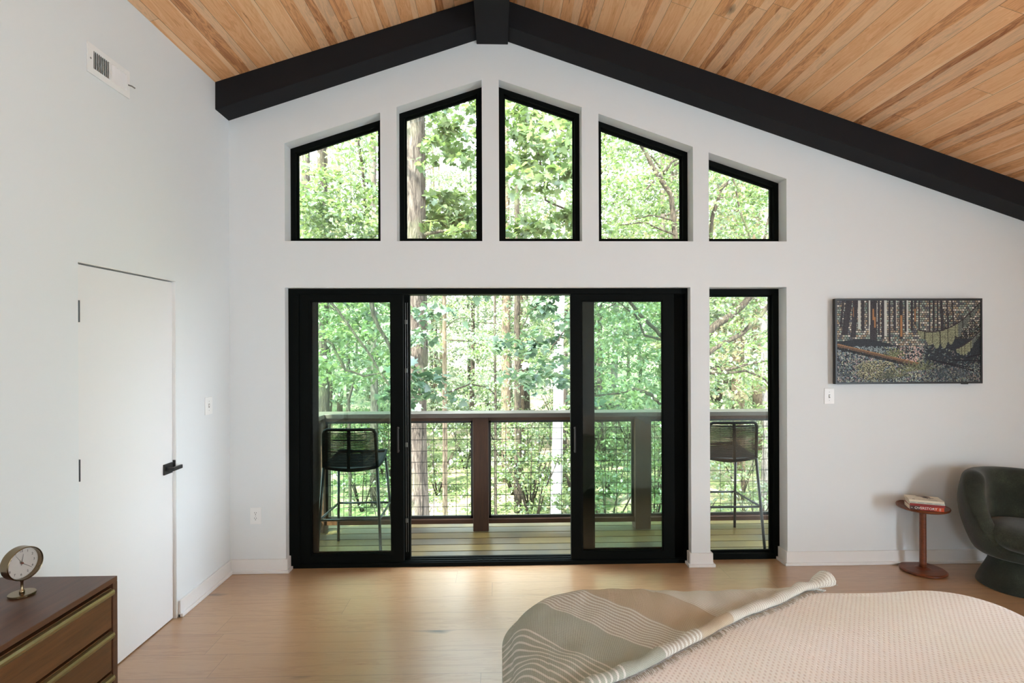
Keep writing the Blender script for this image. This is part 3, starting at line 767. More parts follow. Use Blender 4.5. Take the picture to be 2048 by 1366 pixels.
def ov_spine(root, ms, bx):
    th = .0285
    bx(0, blen * .30, -.0004, 0, .001, th - .001, 'spine_band', simple('book_dark_band', hexc(62, 30, 32), .5))
    bx(blen * .72, blen, -.0004, 0, .001, th - .001, 'spine_band', simple('book_orange_band', hexc(196, 74, 36), .5))
    text_mesh('OVERSTORY', .0232, WHT, 'title', root, ms @ Matrix.Translation((blen * .47, 0, .0007)))
    text_mesh('THE', .006, WHT, 'title', root, ms @ Matrix.Translation((blen * .055, 0, .0007)))
    bx(blen * .865, blen * .875, -.0008, -.0003, .004, th - .005, 'spine_mark', WHT)
    bx(blen * .895, blen * .905, -.0008, -.0003, .004, th - .005, 'spine_mark', WHT)
def pale_spine(root, ms, bx):
    for k, (a, b_) in enumerate(((.04, .18), (.24, .42), (.5, .66), (.72, .9))):
        bx(blen * a, blen * b_, -.0004, 0, .005, .008, 'spine_print', GREYP)
def cream_spine(root, ms, bx):
    text_mesh('The Hidden Life of Trees', .0085, INK, 'title', root, ms @ Matrix.Translation((blen * .58, 0, .0006)))
def cream_top(root, mt, bx):
    mb = MB()
    R = random.Random(3)
    def blob(cx_, cy_, rx_, ry_, a=0):
        n_ = 14; vs = [mt @ Vector((cx_ + rx_ * math.cos(2 * PI * k / n_) * R.uniform(.75, 1.1), cy_ + ry_ * math.sin(2 * PI * k / n_) * R.uniform(.7, 1.1), .0004)) for k in range(n_)]
        mb.add(vs, [tuple(range(n_))])
    blob(blen * .55, .112, .045, .012); blob(blen * .60, .092, .030, .012); blob(blen * .56, .070, .018, .010); blob(blen * .74, .068, .016, .007); blob(blen * .64, .052, .015, .006)
    mb.build('cover_illustration', simple('cover_brown_ink', hexc(70, 42, 38), .6), root, fixn=False)
    for q_ in (0, .007): mb2 = MB().add([mt @ Vector((blen * .12 + q_ + a_, b_, .0005)) for a_, b_ in ((0, .008), (.0045, .010), (.004, .026), (0, .024))], [(0, 1, 2, 3)]).build('cover_mark', INK, root, fixn=False)
    text_mesh('The Hidden Life of Trees', .0105, GREYP, 'cover_print', root, mt @ Matrix.Translation((blen * .56, .013, .0006)))
def cream_top2(root, mt, bx):
    cream_top(root, mt, bx)
z = TZ
book('book', 'thick red and orange paperback titled OVERSTORY, bottom of the stack', z, .0285, 0, 0, blen, .132, 0, simple('cover_red', hexc(158, 46, 34), .45), ov_spine); z += .0287
book('book', 'dark red paperback lying on the OVERSTORY book', z, .0155, .001, .001, blen + .004, .130, -.03, simple('cover_crimson', hexc(140, 42, 44), .45)); z += .0157
book('book', 'pale grey-green paperback between the red book and the cream one', z, .0125, -.001, 0, blen + .004, .130, -.02, simple('cover_pale', hexc(188, 192, 180), .5), pale_spine); z += .0127
book('book', 'cream paperback with brown illustration on top of the stack', z, .0135, -.004, -.002, blen + .004, .132, -.01, simple('cover_cream', hexc(222, 212, 190), .5), None, cream_top2)

# ------------------------------------------------------------------ armchair
AC = Vector((3.47, 3.585, 0))
root = thing('tub_armchair', 'dark olive green upholstered tub chair on flared base in corner', 'armchair', AC, rz=0)
FR = math.radians(-100)       # direction the chair faces (towards the bed)
def wrap(a):
    return (a + PI) % (2 * PI) - PI
def rimz(phi):                 # rim height by angle from the front
    t = min(1, max(0, (abs(phi) - .85) / 1.1)); t = t * t * (3 - 2 * t)
    return .315 + (.748 - .315) * t
seg_ = 96; rows = []
for k in range(seg_):
    phi = wrap(2 * PI * k / seg_); a = FR + phi; rz_ = rimz(phi); t = (rz_ - .315) / .433
    prof = [(.02, .200), (.15, .200), (.205, .207)]
    th_ = .050 + .016 * t; zt_ = rz_ - th_ * (.8 + .2 * t)
    for i in range(9):
        z_ = .222 + (zt_ - .222) * i / 8
        r = .327 - .085 * max(0, (.52 - z_) / .30) ** 1.6 - .028 * max(0, (z_ - .56) / .15) ** 1.6
        prof.append((r, z_))
    rt = prof[-1][0]
    for i in range(1, 8):
        b_ = PI * i / 8; prof.append((rt - th_ + th_ * math.cos(b_), zt_ + (rz_ - zt_) * math.sin(b_)))
    ri = rt - 2 * th_
    prof += [(ri, zt_), (ri - .006, zt_ - (zt_ - .265) * .5), (ri - .004, .265), (.02, .265)]
    rows.append([(r * math.cos(a), r * math.sin(a), z_) for r, z_ in prof])
n_ = len(rows[0]); assert all(len(r) == n_ for r in rows)
# soften the change from arm to front lip along the rim
for it in range(3):
    nr = []
    for k in range(seg_):
        a_, b_, c_ = rows[k - 1], rows[k], rows[(k + 1) % seg_]
        row = []
        for i in range(n_):
            rr = [math.hypot(q[i][0], q[i][1]) for q in (a_, b_, c_)]; zz = [q[i][2] for q in (a_, b_, c_)]
            an = FR + 2 * PI * k / seg_
            r2 = (rr[0] + 2 * rr[1] + rr[2]) / 4; row.append((r2 * math.cos(an), r2 * math.sin(an), (zz[0] + 2 * zz[1] + zz[2]) / 4))
        nr.append(row)
    rows = nr
mb = MB(); mb.add([p for r in rows for p in r], [(k * n_ + i, ((k + 1) % seg_) * n_ + i, ((k + 1) % seg_) * n_ + i + 1, k * n_ + i + 1) for k in range(seg_) for i in range(n_ - 1)] + [tuple(k * n_ for k in range(seg_)), tuple(k * n_ + n_ - 1 for k in reversed(range(seg_)))])
o = mb.build('shell', CHEN, root, smooth=True, local=True)
md = o.modifiers.new('sub', 'SUBSURF'); md.levels = 1; md.render_levels = 1
# cushion: a domed disc pushed a little forward
fd = Vector((math.cos(FR), math.sin(FR), 0))
mb = MB(); prof = [(0, .290), (.17, .291), (.215, .302), (.240, .33), (.246, .362), (.234, .395), (.20, .422), (.13, .437), (.05, .441), (0, .442)]
vs = []; S = 64
for r, z_ in prof:
    for k in range(S):
        a = 2 * PI * k / S; p = Vector((math.cos(a) * r * .99, math.sin(a) * r * .99, z_))
        d_ = p.dot(fd) / .245
        vs.append(p + fd * (.055 + .045 * max(0, d_)) + Vector((0, 0, -.012 * max(0, d_))))
fs = []
for i in range(len(prof) - 1):
    for k in range(S): k2 = (k + 1) % S; fs.append((i * S + k, i * S + k2, (i + 1) * S + k2, (i + 1) * S + k))
mb.add(vs, fs); mb.build('seat_cushion', CHEN, root, smooth=True, local=True)
MB().lathe([(0, .0), (.222, .0), (.232, .006), (.230, .018), (.214, .06), (.190, .11), (.170, .155), (.160, .19), (.158, .206), (0, .206)], (0, 0, 0), 72).build('flared_base', CHEN, root, smooth=True, local=True)

# ------------------------------------------------------------------ dresser and clock
DF = -1.46; DZT = .737
yfar = atx(235, 1151, DF).y; DZT = atx(235, 1151, DF).z
ynear = .72; xb_ = XA + .018
root = thing('dresser', 'dark walnut dresser with long brass pulls at lower left', 'dresser', ((DF + xb_) / 2, (yfar + ynear) / 2, 0))
tp = .020
MB().box(xb_, DF, ynear, yfar, DZT - tp, DZT).build('top_board', WALNUT, root, bevel=.002)
MB().box(xb_, DF, yfar - .024, yfar, .10, DZT - tp).build('side_panel', WALNUT, root, bevel=.0015)
MB().box(xb_, DF, ynear, ynear + .024, .10, DZT - tp).build('side_panel', WALNUT, root, bevel=.0015)
MB().box(xb_ + .002, DF - .03, ynear + .024, yfar - .024, .10, DZT - tp).build('carcass', simple('carcass_dark', (.012, .008, .006), .7), root)
for yy in (ynear + .06, yfar - .10):
    for xx in (xb_ + .05, DF - .09): MB().tube([(xx, yy, .102), (xx, yy, 0)], [.02, .013], 14).build('leg', WALNUT, root, smooth=True)
pitch = atx(222, 1338, DF).z; zt0 = atx(222, 1166, DF).z
dp = (atx(222, 1166, DF).z - atx(222, 1252, DF).z)
for i in range(3):
    zt_ = DZT - tp - .010 - i * dp
    zb_2 = zt_ - dp + .006 if i < 2 else .112
    d = MB().box(DF - .03, DF - .004, ynear + .027, yfar - .027, max(zb_2, zt_ - dp + .006), zt_ - .004).build('drawer', WALNUTF, root, bevel=.0015)
    pr = [(0, 0), (.008, .001), (.016, .008), (.018, .018), (.015, .026), (.005, .029), (0, .029)]
    MB().prism([[(a, b_) for a, b_ in pr]], lambda u, v, z_=zt_: Vector((DF - .006 + u, ynear + .03, z_ - .036 + v)), (0, yfar - ynear - .06, 0)).build('brass_pull', BRASSP, d, smooth=False, bevel=.001)

# clock
cbp = atz(44, 1186.5, DZT + .006)
root = thing('desk_clock', 'small round brass desk clock with cream dial on the dresser', 'clock', (cbp.x, cbp.y, DZT))
na = math.radians(-17); nrm = Vector((math.cos(na), math.sin(na), 0)); tn = Vector((-nrm.y, nrm.x, 0)); cz = .113
MB().lathe([(0, 0), (.0385, 0), (.0395, .002), (.0395, .0075), (.0385, .0085), (0, .0088)], (0, 0, 0), 48).build('clock_base', BRASS, root, smooth=False, local=True)
MB().lathe([(.008, .0085), (.0085, .012), (.0075, .017), (.0045, .022), (.0042, .046), (.006, .050), (.006, .058)], (0, 0, 0), 20).build('clock_stem', BRASS, root, smooth=True, local=True)
AXC = Matrix((tn, Vector((0, 0, 1)), nrm)).transposed()      # local z = face normal, x = tn, y = up
cc = Vector((0, 0, cz)) - nrm * .018
MB().lathe([(.0, -.004), (.052, -.004), (.0575, .0), (.058, .004), (.058, .036), (.0565, .039), (.055, .039), (.054, .036), (.054, .012), (0, .012)], cc, 64, AXC).build('clock_case', BRASS, root, smooth=False, local=True, bevel=.0005)
dial = MB().lathe([(0, .0125), (.0538, .0125), (.0538, .0145), (0, .0145)], cc, 48, AXC).build('clock_dial', simple('dial_cream', hexc(226, 218, 208), .6), root, local=True)
Mt = AXC.to_4x4(); Mt.translation = cc + nrm * .0146
for k in range(1, 13):
    a = PI / 2 - k * PI / 6
    text_mesh(str(k), .0118, INK, 'numeral', dial, Mt @ Matrix.Translation((math.cos(a) * .0415, math.sin(a) * .0415, .0003)), .0002, local=True)
tk = MB()
for k in range(60):
    a = 2 * PI * k / 60; c0 = Mt @ Vector((math.cos(a) * .0495, math.sin(a) * .0495, .0004)); c1 = Mt @ Vector((math.cos(a) * .0515, math.sin(a) * .0515, .0004))
    tk.tube([c0, c1], .0003 if k % 5 else .0006, 4)
tk.build('minute_track', INK, dial, local=True)
def hand(ang, ln, w_, h_, m, nm, tail=.008):
    a = PI / 2 - ang; d_ = Vector((math.cos(a), math.sin(a), 0)); s_ = Vector((-d_.y, d_.x, 0))
    pts = [d_ * -tail + s_ * w_, d_ * -tail - s_ * w_, d_ * ln - s_ * w_ * .5, d_ * ln + s_ * w_ * .5]
    MB().add([Mt @ (p + Vector((0, 0, h_))) for p in pts] + [Mt @ (p + Vector((0, 0, h_ + .0006))) for p in pts], [(0, 1, 2, 3), (7, 6, 5, 4), (0, 4, 5, 1), (1, 5, 6, 2), (2, 6, 7, 3), (3, 7, 4, 0)]).build(nm, m, root, local=True)
hand(math.radians(10), .031, .0009, .003, INK, 'hour_hand'); hand(math.radians(129), .042, .0009, .004, INK, 'minute_hand'); hand(math.radians(-33), .036, .0005, .005, INK, 'alarm_hand', .004)
MB().lathe([(0, .001), (.0035, .001), (.0035, .008), (0, .008)], Vector(Mt.translation), 16, AXC).build('centre_cap', simple('cap_red', hexc(120, 50, 36), .4), root, local=True)
MB().lathe([(0, .0345), (.0541, .0345), (.0541, .0355), (0, .0355)], cc, 48, AXC).build('clock_glass', GLASSD, root, local=True)

# ------------------------------------------------------------------ bed and throw
BX0, BX1, BY0, BY1, BZ = .045, 2.02, .12, 2.31, .60
def bedz(x, y, extra=0.0):
    """top surface: flat, rounded over the edges with generous corners"""
    return BZ
def sd_round(x, y, r=.30):
    """signed distance inside the rounded plan (positive inside), outward direction"""
    cx_, cy_ = (BX0 + BX1) / 2, (BY0 + BY1) / 2
    hx, hy = (BX1 - BX0) / 2, (BY1 - BY0) / 2
    qx, qy = abs(x - cx_) - (hx - r), abs(y - cy_) - (hy - r)
    d_ = math.hypot(max(qx, 0), max(qy, 0)) + min(max(qx, qy), 0) - r
    return -d_
def undul(x, y):
    return .006 * math.sin(x * 5 + 1) * math.cos(y * 4.3) + .005 * math.sin(x * 9 + y * 7) + .004 * math.sin(y * 13 - x * 4)
# parametric skin: radial rings from the bed centre outwards then down the sides
def skin_point(ang, s, lift=0.0):
    """ang = plan angle, s: 0 centre .. 1 edge, then metres below the edge as s-1"""
    cx_, cy_ = (BX0 + BX1) / 2, (BY0 + BY1) / 2
    d_ = Vector((math.cos(ang), math.sin(ang)))
    lo, hi = 0, 3.0
    for _ in range(30):
        mid = (lo + hi) / 2
        if sd_round(cx_ + d_.x * mid, cy_ + d_.y * mid) > 0: lo = mid
        else: hi = mid
    return lo
root = thing('bed', 'large bed with blush waffle coverlet in the lower right', 'bed', ((BX0 + BX1) / 2, (BY0 + BY1) / 2, 0))
NA = 256
rad = [skin_point(2 * PI * k / NA, 1) for k in range(NA)]
ringf = [0.0, .08, .16, .24, .32, .40, .48, .56, .64, .70, .76, .81, .86, .90, .93]
vs = []; uvs = []; cx_, cy_ = (BX0 + BX1) / 2, (BY0 + BY1) / 2
rings = 0
def edge_z(din):        # din: distance inside from the edge (m)
    e = .11
    if din >= e: return 0
    t = 1 - din / e; return -(e * .8) * (1 - math.sqrt(max(0, 1 - t * t)))
for f_ in ringf + [None] * 9:
    pass
levels = [('r', f_) for f_ in ringf] + [('d', dd) for dd in (.10, .075, .05, .03, .015, .005, 0)] + [('z', zz) for zz in (.05, .12, .2, .3, .42)]
for kind, val in levels:
    for k in range(NA):
        a = 2 * PI * k / NA; R_ = rad[k]
        if kind == 'r': rr = R_ * val; rr = min(rr, R_ - .11)
        elif kind == 'd': rr = R_ - val
        else: rr = R_ + .012 + .010 * math.sin(k * .55 + val * 3) * min(1, val * 6)
        x, y = cx_ + math.cos(a) * rr, cy_ + math.sin(a) * rr
        if kind == 'z': zz = BZ - .088 - val
        else: zz = BZ + edge_z(sd_round(x, y)) + undul(x, y) * (1 if kind == 'r' else .6)
        vs.append((x, y, zz)); uvs.append((x, y - (val if kind == 'z' else 0)))
nl = len(levels)
fs = [(i * NA + k, i * NA + (k + 1) % NA, (i + 1) * NA + (k + 1) % NA, (i + 1) * NA + k) for i in range(nl - 1) for k in range(NA)]
mb = MB().add(vs, fs); o = mb.build('coverlet', WAFFLE, root, smooth=True)
uvl = o.data.uv_layers.new(name='UVMap')
for lp in o.data.loops: uvl.data[lp.index].uv = uvs[lp.vertex_index]
MB().prism([[(cx_ + math.cos(2 * PI * k / 64) * (rad[k * 4] - .06), cy_ + math.sin(2 * PI * k / 64) * (rad[k * 4] - .06)) for k in range(64)]], lambda u, v: Vector((u, v, .27)), (0, 0, .235)).build('mattress', simple('mattress_white', (.7, .69, .66), .9), root)
MB().box(BX0 + .12, BX1 - .12, BY0 + .1, BY1 - .12, .08, .27).build('bed_frame', WALNUT, root, bevel=.01)
for xx in (BX0 + .25, BX1 - .25):
    for yy in (BY0 + .22, BY1 - .25): MB().box(xx - .03, xx + .03, yy - .03, yy + .03, 0, .08).build('leg', WALNUT, root)

# throw: sheet from the rolled edge out over the far-left corner
e_ = Vector((.806, .592)); g_ = Vector((-.592, .806))     # along the roll, across towards the corner
RP = [(1100, 1425), (1180, 1386), (1260, 1351), (1340, 1303), (1420, 1268), (1500, 1222), (1560, 1199), (1605, 1178), (1652, 1167)]
rp = [atz(px, py, BZ + .012) for px, py in RP]
def surf(x, y, off=.004):
    """point on the bed skin for an unrolled plan position; beyond the edge it hangs down"""
    sd = sd_round(x, y)
    if sd >= 0: return Vector((x, y, BZ + edge_z(sd) + undul(x, y) * (1 if sd > .11 else .6) + off))
    h_ = .004
    gx = (sd_round(x + h_, y) - sd_round(x - h_, y)); gy = (sd_round(x, y + h_) - sd_round(x, y - h_)); n2 = math.hypot(gx, gy) or 1
    nx, ny = -gx / n2, -gy / n2                     # outward
    ex_, ey_ = x + nx * sd, y + ny * sd
    drop = -sd
    return Vector((ex_ + nx * (.02 + off), ey_ + ny * (.02 + off), BZ - .088 - max(0, drop - .02)))
NU, NV = 150, 90
vs = []; uvs = []
def rollpt(t):
    t = t * (len(rp) - 1); i = min(int(t), len(rp) - 2); return rp[i].lerp(rp[i + 1], t - i)
urange = (rp[0].x * e_.x + rp[0].y * e_.y, rp[-1].x * e_.x + rp[-1].y * e_.y)
VM = .78
for i in range(NU + 1):
    b0 = rollpt(i / NU); ub = b0.x * e_.x + b0.y * e_.y
    for j in range(NV + 1):
        v_ = VM * j / NV
        lim = VM * (1 - .12 * math.sin(i * .05))
        x = b0.x + g_.x * v_ + e_.x * (-.10 * v_); y = b0.y + g_.y * v_ + e_.y * (-.10 * v_)
        fold = .004 * math.sin(ub * 17 + v_ * 9) * math.exp(-((v_ - .3) / .3) ** 2) + .0045 * math.sin(v_ * 22 + ub * 9) + .002 * math.sin(v_ * 51 - ub * 30)
        p = surf(x, y, .011)
        if sd_round(x, y) > 0: p.z += fold + .004
        vs.append(p); uvs.append(((ub - 1.10), v_))
fs = [(i * (NV + 1) + j, (i + 1) * (NV + 1) + j, (i + 1) * (NV + 1) + j + 1, i * (NV + 1) + j + 1) for i in range(NU) for j in range(NV)]
root = thing('throw_blanket', 'striped woven throw in grey, tan and cream on the bed corner', 'blanket', (.7, 2.0, BZ))
o = MB().add(vs, fs).build('blanket_sheet', THROW, root, smooth=True, fixn=False)
uvl = o.data.uv_layers.new(name='UVMap')
for lp in o.data.loops: uvl.data[lp.index].uv = uvs[lp.vertex_index]
md = o.modifiers.new('solid', 'SOLIDIFY'); md.thickness = .004; md.offset = 0
# rolled hem with a twist in its weave
NS = 120; vs = []; uvs = []; SG = 14
for i in range(NS + 1):
    p = rollpt(i / NS); ub = p.x * e_.x + p.y * e_.y
    r = .019 + .002 * math.sin(i * .5); 
    if i > NS - 8: r = .019 + .0022 * (i - NS + 8)
    p = Vector((p.x, p.y, BZ + undul(p.x, p.y) + r + .006)) if sd_round(p.x, p.y) > .02 else Vector((p.x, p.y, BZ + r + .012))
    for k in range(SG):
        a = 2 * PI * k / SG; rr = r * (1 + .05 * math.sin(3 * a + i * .6))
        vs.append(p + Vector((g_.x, g_.y, 0)) * math.cos(a) * rr * 1.1 + Vector((0, 0, 1)) * math.sin(a) * rr * .85); uvs.append((ub - 1.10 + .02 * k / SG, k * .008))
fs = [(i * SG + k, (i + 1) * SG + k, (i + 1) * SG + (k + 1) % SG, i * SG + (k + 1) % SG) for i in range(NS) for k in range(SG)] + [tuple(range(SG)), tuple(NS * SG + k for k in reversed(range(SG)))]
o = MB().add(vs, fs).build('rolled_hem', THROW, root, smooth=True)
uvl = o.data.uv_layers.new(name='UVMap')
for lp in o.data.loops: uvl.data[lp.index].uv = uvs[lp.vertex_index]
fr = MB(); R = random.Random(2)
for i in range(420):
    p = rollpt(R.uniform(.05, .93)); q = Vector((p.x, p.y, BZ + undul(p.x, p.y) + .004)) - Vector((g_.x, g_.y, 0)) * .016
    l = R.uniform(.008, .022); d_ = -Vector((g_.x, g_.y, 0)) + Vector((e_.x, e_.y, 0)) * R.uniform(-.6, .6)
    fr.tube([q + Vector((0, 0, .004)), q + d_ * l * .6 + Vector((0, 0, .004)), q + d_ * l], [.0011, .001, .0007], 4)
p = rp[-1]
for i in range(14):
    d_ = Vector((R.uniform(.3, 1), R.uniform(-.4, .2), 0)); q = Vector((p.x, p.y, BZ + .02))
    fr.tube([q, q + d_ * .025 + Vector((0, 0, .006)), q + d_ * .04 - Vector((0, 0, .012))], .0018, 5)
fo_ = fr.build('fringe', FRINGE, root); fo_['kind'] = 'stuff'
#@@SECTION deck
# ------------------------------------------------------------------ deck
DKZ = -.05
YD1 = 5.28
dkm = MB(); yb_ = 4.501 - .1485 * 3
while yb_ < YD1:
    dkm.box(-2.6, 5.5, max(yb_ + .006, YE - .004), min(yb_ + .1425, YD1), DKZ - .028, DKZ); yb_ += .1485
dk = dkm.build('deck_floor', DECKM, bevel=.003)
tag(dk, 'wet wooden deck boards of the balcony', None, kind='structure')
struct(MB().box(-2.6, 5.5, YE - .004, YD1, DKZ - .20, DKZ - .06).build('trim_7', BLACKM), 'dark joists below the deck boards')
struct(MB().box(-2.6, 5.5, YD1 + .001, YD1 + .04, DKZ - .28, DKZ - .0).build('trim_6', POSTW), 'rim joist under the deck edge')
PF = 4.975                                    # front face of the posts
root = thing('deck_railing', 'wooden deck railing with black wire grid panels', 'railing', (.3, PF + .07, DKZ))
xp = [at(961.5, 950, PF).x + k * 1.47 for k in range(-1, 4)]
for x in xp: MB().box(x - .07, x + .07, PF, PF + .14, DKZ, .975).build('post', POSTW, root, bevel=.003)
xe = xp[-1] + .1; xs0 = xp[0] - .09
MB().box(xs0, xe, 4.945, 5.165, .975, 1.013).build('rail_cap', CAPW, root, bevel=.004)
MB().box(xs0 - .0, xp[0] + .09, YE + .01, 4.9445, .975, 1.013).build('rail_cap', CAPW, root, bevel=.004)
yc = PF + .07
def mesh_panel(p0, p1, z0, z1):
    p0 = Vector(p0); p1 = Vector(p1); t = (p1 - p0).normalized(); n = Vector((-t.y, t.x, 0)); L = (p1 - p0).length
    fw_ = .022
    def bar(a0, a1, b0, b1, th=.012):
        c = [p0 + t * a + n * s + Vector((0, 0, b_)) for b_ in (b0, b1) for s in (-th, th) for a in (a0, a1)]
        return c, [(0, 2, 3, 1), (4, 5, 7, 6), (0, 1, 5, 4), (2, 6, 7, 3), (0, 4, 6, 2), (1, 3, 7, 5)]
    f = MB()
    for args in ((0, L, z0, z0 + fw_), (0, L, z1 - fw_, z1), (0, fw_, z0, z1), (L - fw_, L, z0, z1)): f.add(*bar(*args))
    fo = f.build('panel_frame', BLACKM, root)
    w = MB(); k = 1; s = .1016
    nx_ = int((L - .02) / s); off = (L - nx_ * s) / 2
    for i in range(nx_ + 1):
        a = off + i * s
        if a < fw_ or a > L - fw_: continue
        w.tube([p0 + t * a + Vector((0, 0, z0 + .01)), p0 + t * a + Vector((0, 0, z1 - .01))], .0026, 5)
    nz_ = int((z1 - z0) / s); 
    for i in range(1, nz_ + 1):
        zz = z0 + i * s
        if zz > z1 - fw_: continue
        w.tube([p0 + t * .01 + n * .004 + Vector((0, 0, zz)), p1 - t * .01 + n * .004 + Vector((0, 0, zz))], .0026, 5)
    w.build('wire_grid', BLACKM, fo)
for a, b_ in zip(xp[:-1], xp[1:]):
    MB().box(a + .07, b_ - .07, yc - .045, yc + .045, .010, .050).build('bottom_rail', RAILW, root, bevel=.002)
    MB().box(a + .07, b_ - .07, yc - .045, yc + .045, .9405, .975).build('top_rail', RAILW, root, bevel=.002)
    mesh_panel((a + .07, yc, 0), (b_ - .07, yc, 0), .052, .940)
xs_ = xp[0]
MB().box(xs_ - .02, xs_ + .05, YE + .02, PF, .010, .050).build('bottom_rail', RAILW, root, bevel=.002)
MB().box(xs_ - .02, xs_ + .05, YE + .02, PF, .9405, .975).build('top_rail', RAILW, root, bevel=.002)
MB().box(xs_ - .07, xs_ + .07, YE + .01, YE + .10, DKZ, .975).build('post', POSTW, root, bevel=.003)
mesh_panel((xs_ + .015, YE + .10, 0), (xs_ + .015, PF, 0), .052, .940)

# ------------------------------------------------------------------ bar stools (built facing +y, backs to the room)
def make_stool():
    root = thing('bar_stool', None, 'bar stool', (0, 0, DKZ))
    W = .205
    legs = [((-W, .03, .735), (-.245, -.03, 0)), ((W, .03, .735), (.245, -.03, 0)), ((-W + .01, .40, .735), (-.235, .52, 0)), ((W - .01, .40, .735), (.235, .52, 0))]
    fz = .34; pts = []
    for a, b_ in legs:
        a = Vector(a); b_ = Vector(b_); MB().tube([a, b_], .0115, 12).build('leg', STEEL, root, smooth=True, local=True)
        t = 1 - fz / .735; pts.append(a.lerp(b_, t))
    order = [0, 1, 3, 2, 0]
    fr_ = MB()
    for i in range(4): fr_.tube([pts[order[i]], pts[order[i + 1]]], .009, 10)
    fr_.build('footrest', STEEL, root, smooth=True, local=True)
    # seat and back frame wound with rope
    top = 1.03
    sf = MB()
    sf.tube([(-W, .03, .735), (-W + .008, .0, top - .03), (-W + .02, -.004, top - .008), (-W + .04, -.006, top), (0, -.022, top), (W - .04, -.006, top), (W - .02, -.004, top - .008), (W - .008, .0, top - .03), (W, .03, .735)], .0125, 12)
    sf.build('back_frame', ROPE, root, smooth=True, local=True)
    sr = MB(); sr.tube([(-W, .03, .735), (-W * .5, .005, .725), (0, -.005, .720), (W * .5, .005, .725), (W, .03, .735), (W + .004, .22, .75), (W - .01, .43, .79), (0, .45, .775), (-W + .01, .43, .79), (-W - .004, .22, .75), (-W, .03, .735)], .0125, 12)
    sr.build('seat_frame', ROPE, root, smooth=True, local=True)
    bk = MB(); N = 30
    for i in range(N):
        z_ = .748 + (top - .022 - .748) * i / (N - 1); t = (z_ - .735) / (top - .735)
        w_ = W - .004 * t; y_ = .03 * (1 - t)
        bk.tube([(-w_, y_, z_), (-w_ * .5, y_ - .022, z_), (0, y_ - .03, z_), (w_ * .5, y_ - .022, z_), (w_, y_, z_)], .0039, 5)
    bk.build('rope_backrest', ROPE, root, local=True)
    st = MB()
    for x in (0.0,):
        st.add([(x - .012, -.0 - .028, .735), (x + .012, -.028, .735), (x + .012, -.026, top), (x - .012, -.026, top), (x - .012, -.0 - .022, .735), (x + .012, -.022, .735), (x + .012, -.020, top), (x - .012, -.020, top)], [(0, 1, 2, 3), (7, 6, 5, 4), (0, 4, 5, 1), (1, 5, 6, 2), (2, 6, 7, 3), (3, 7, 4, 0)])
    st.build('back_strap', ROPE, root, local=True)
    se = MB(); NX, NY = 14, 26; vs = []
    for i in range(NY + 1):
        for j_ in range(NX + 1):
            a = -1 + 2 * j_ / NX; t = i / NY
            vs.append((a * (W - .004), .02 + .42 * t, .738 + .045 * t - .030 * (1 - a * a) * (1 - .3 * t) + .0015 * (i % 2)))
    n1 = len(vs); vs += [(x, y, z_ - .008) for x, y, z_ in vs]
    fs = []
    for i in range(NY):
        for j_ in range(NX):
            q = (i * (NX + 1) + j_, i * (NX + 1) + j_ + 1, (i + 1) * (NX + 1) + j_ + 1, (i + 1) * (NX + 1) + j_); fs.append(q); fs.append(tuple(n1 + k for k in reversed(q)))
    se.add(vs, fs); se.build('rope_seat', ROPE, root, local=True)
    return root
s1 = make_stool(); s1.location = (-1.135, 4.255, DKZ)
s1['label'] = 'black rope bar stool behind the left pane of the sliding door'; s1['group'] = 'rope bar stools on the deck'
s2 = copy_tree(s1); s2.location = (1.925, 4.475, DKZ); s2['label'] = 'black rope bar stool seen through the narrow side light'
#@@SECTION woods
# ------------------------------------------------------------------ woods
def gz(x, y):
    return -3.3 + (y - 6) * .062 + .35 * math.sin(x * .21 + 1) * math.sin(y * .17) + (.0022 * (y - 30) ** 2 if y > 30 else 0)
NXg, NYg = 70, 60; vs = []
for j_ in range(NYg + 1):
    y = 4.6 + (j_ / NYg) ** 1.5 * 85
    for i in range(NXg + 1):
        x = (-1 + 2 * i / NXg) * (26 + y * .9); vs.append((x, y, gz(x, y) + .06 * math.sin(x * 3.1) * math.sin(y * 2.7)))
fs = [(j_ * (NXg + 1) + i, j_ * (NXg + 1) + i + 1, (j_ + 1) * (NXg + 1) + i + 1, (j_ + 1) * (NXg + 1) + i) for j_ in range(NYg) for i in range(NXg)]
m, nt, out = newmat('leaf_litter'); b = NB(nt)
tc = b.n('ShaderNodeTexCoord').outputs['Object']
n1 = b.noise(tc, .55, 5, .6); n2 = b.noise(tc, 9, 4, .7)
c_ = b.ramp(b.math('ADD', b.math('MULTIPLY', n1, .6), b.math('MULTIPLY', n2, .4)), [(.36, hexc(70, 86, 46)), (.48, hexc(100, 112, 70)), (.56, hexc(140, 126, 104)), (.7, hexc(176, 162, 148))])
b.l(b.bsdf(c_, .9, 0, b.bump(n2, .6, .08), .2), out.inputs[0])
g = MB().add(vs, fs).build('ground', m, smooth=True); tag(g, 'sloping woodland floor of leaf litter below the deck', 'ground', kind='structure')

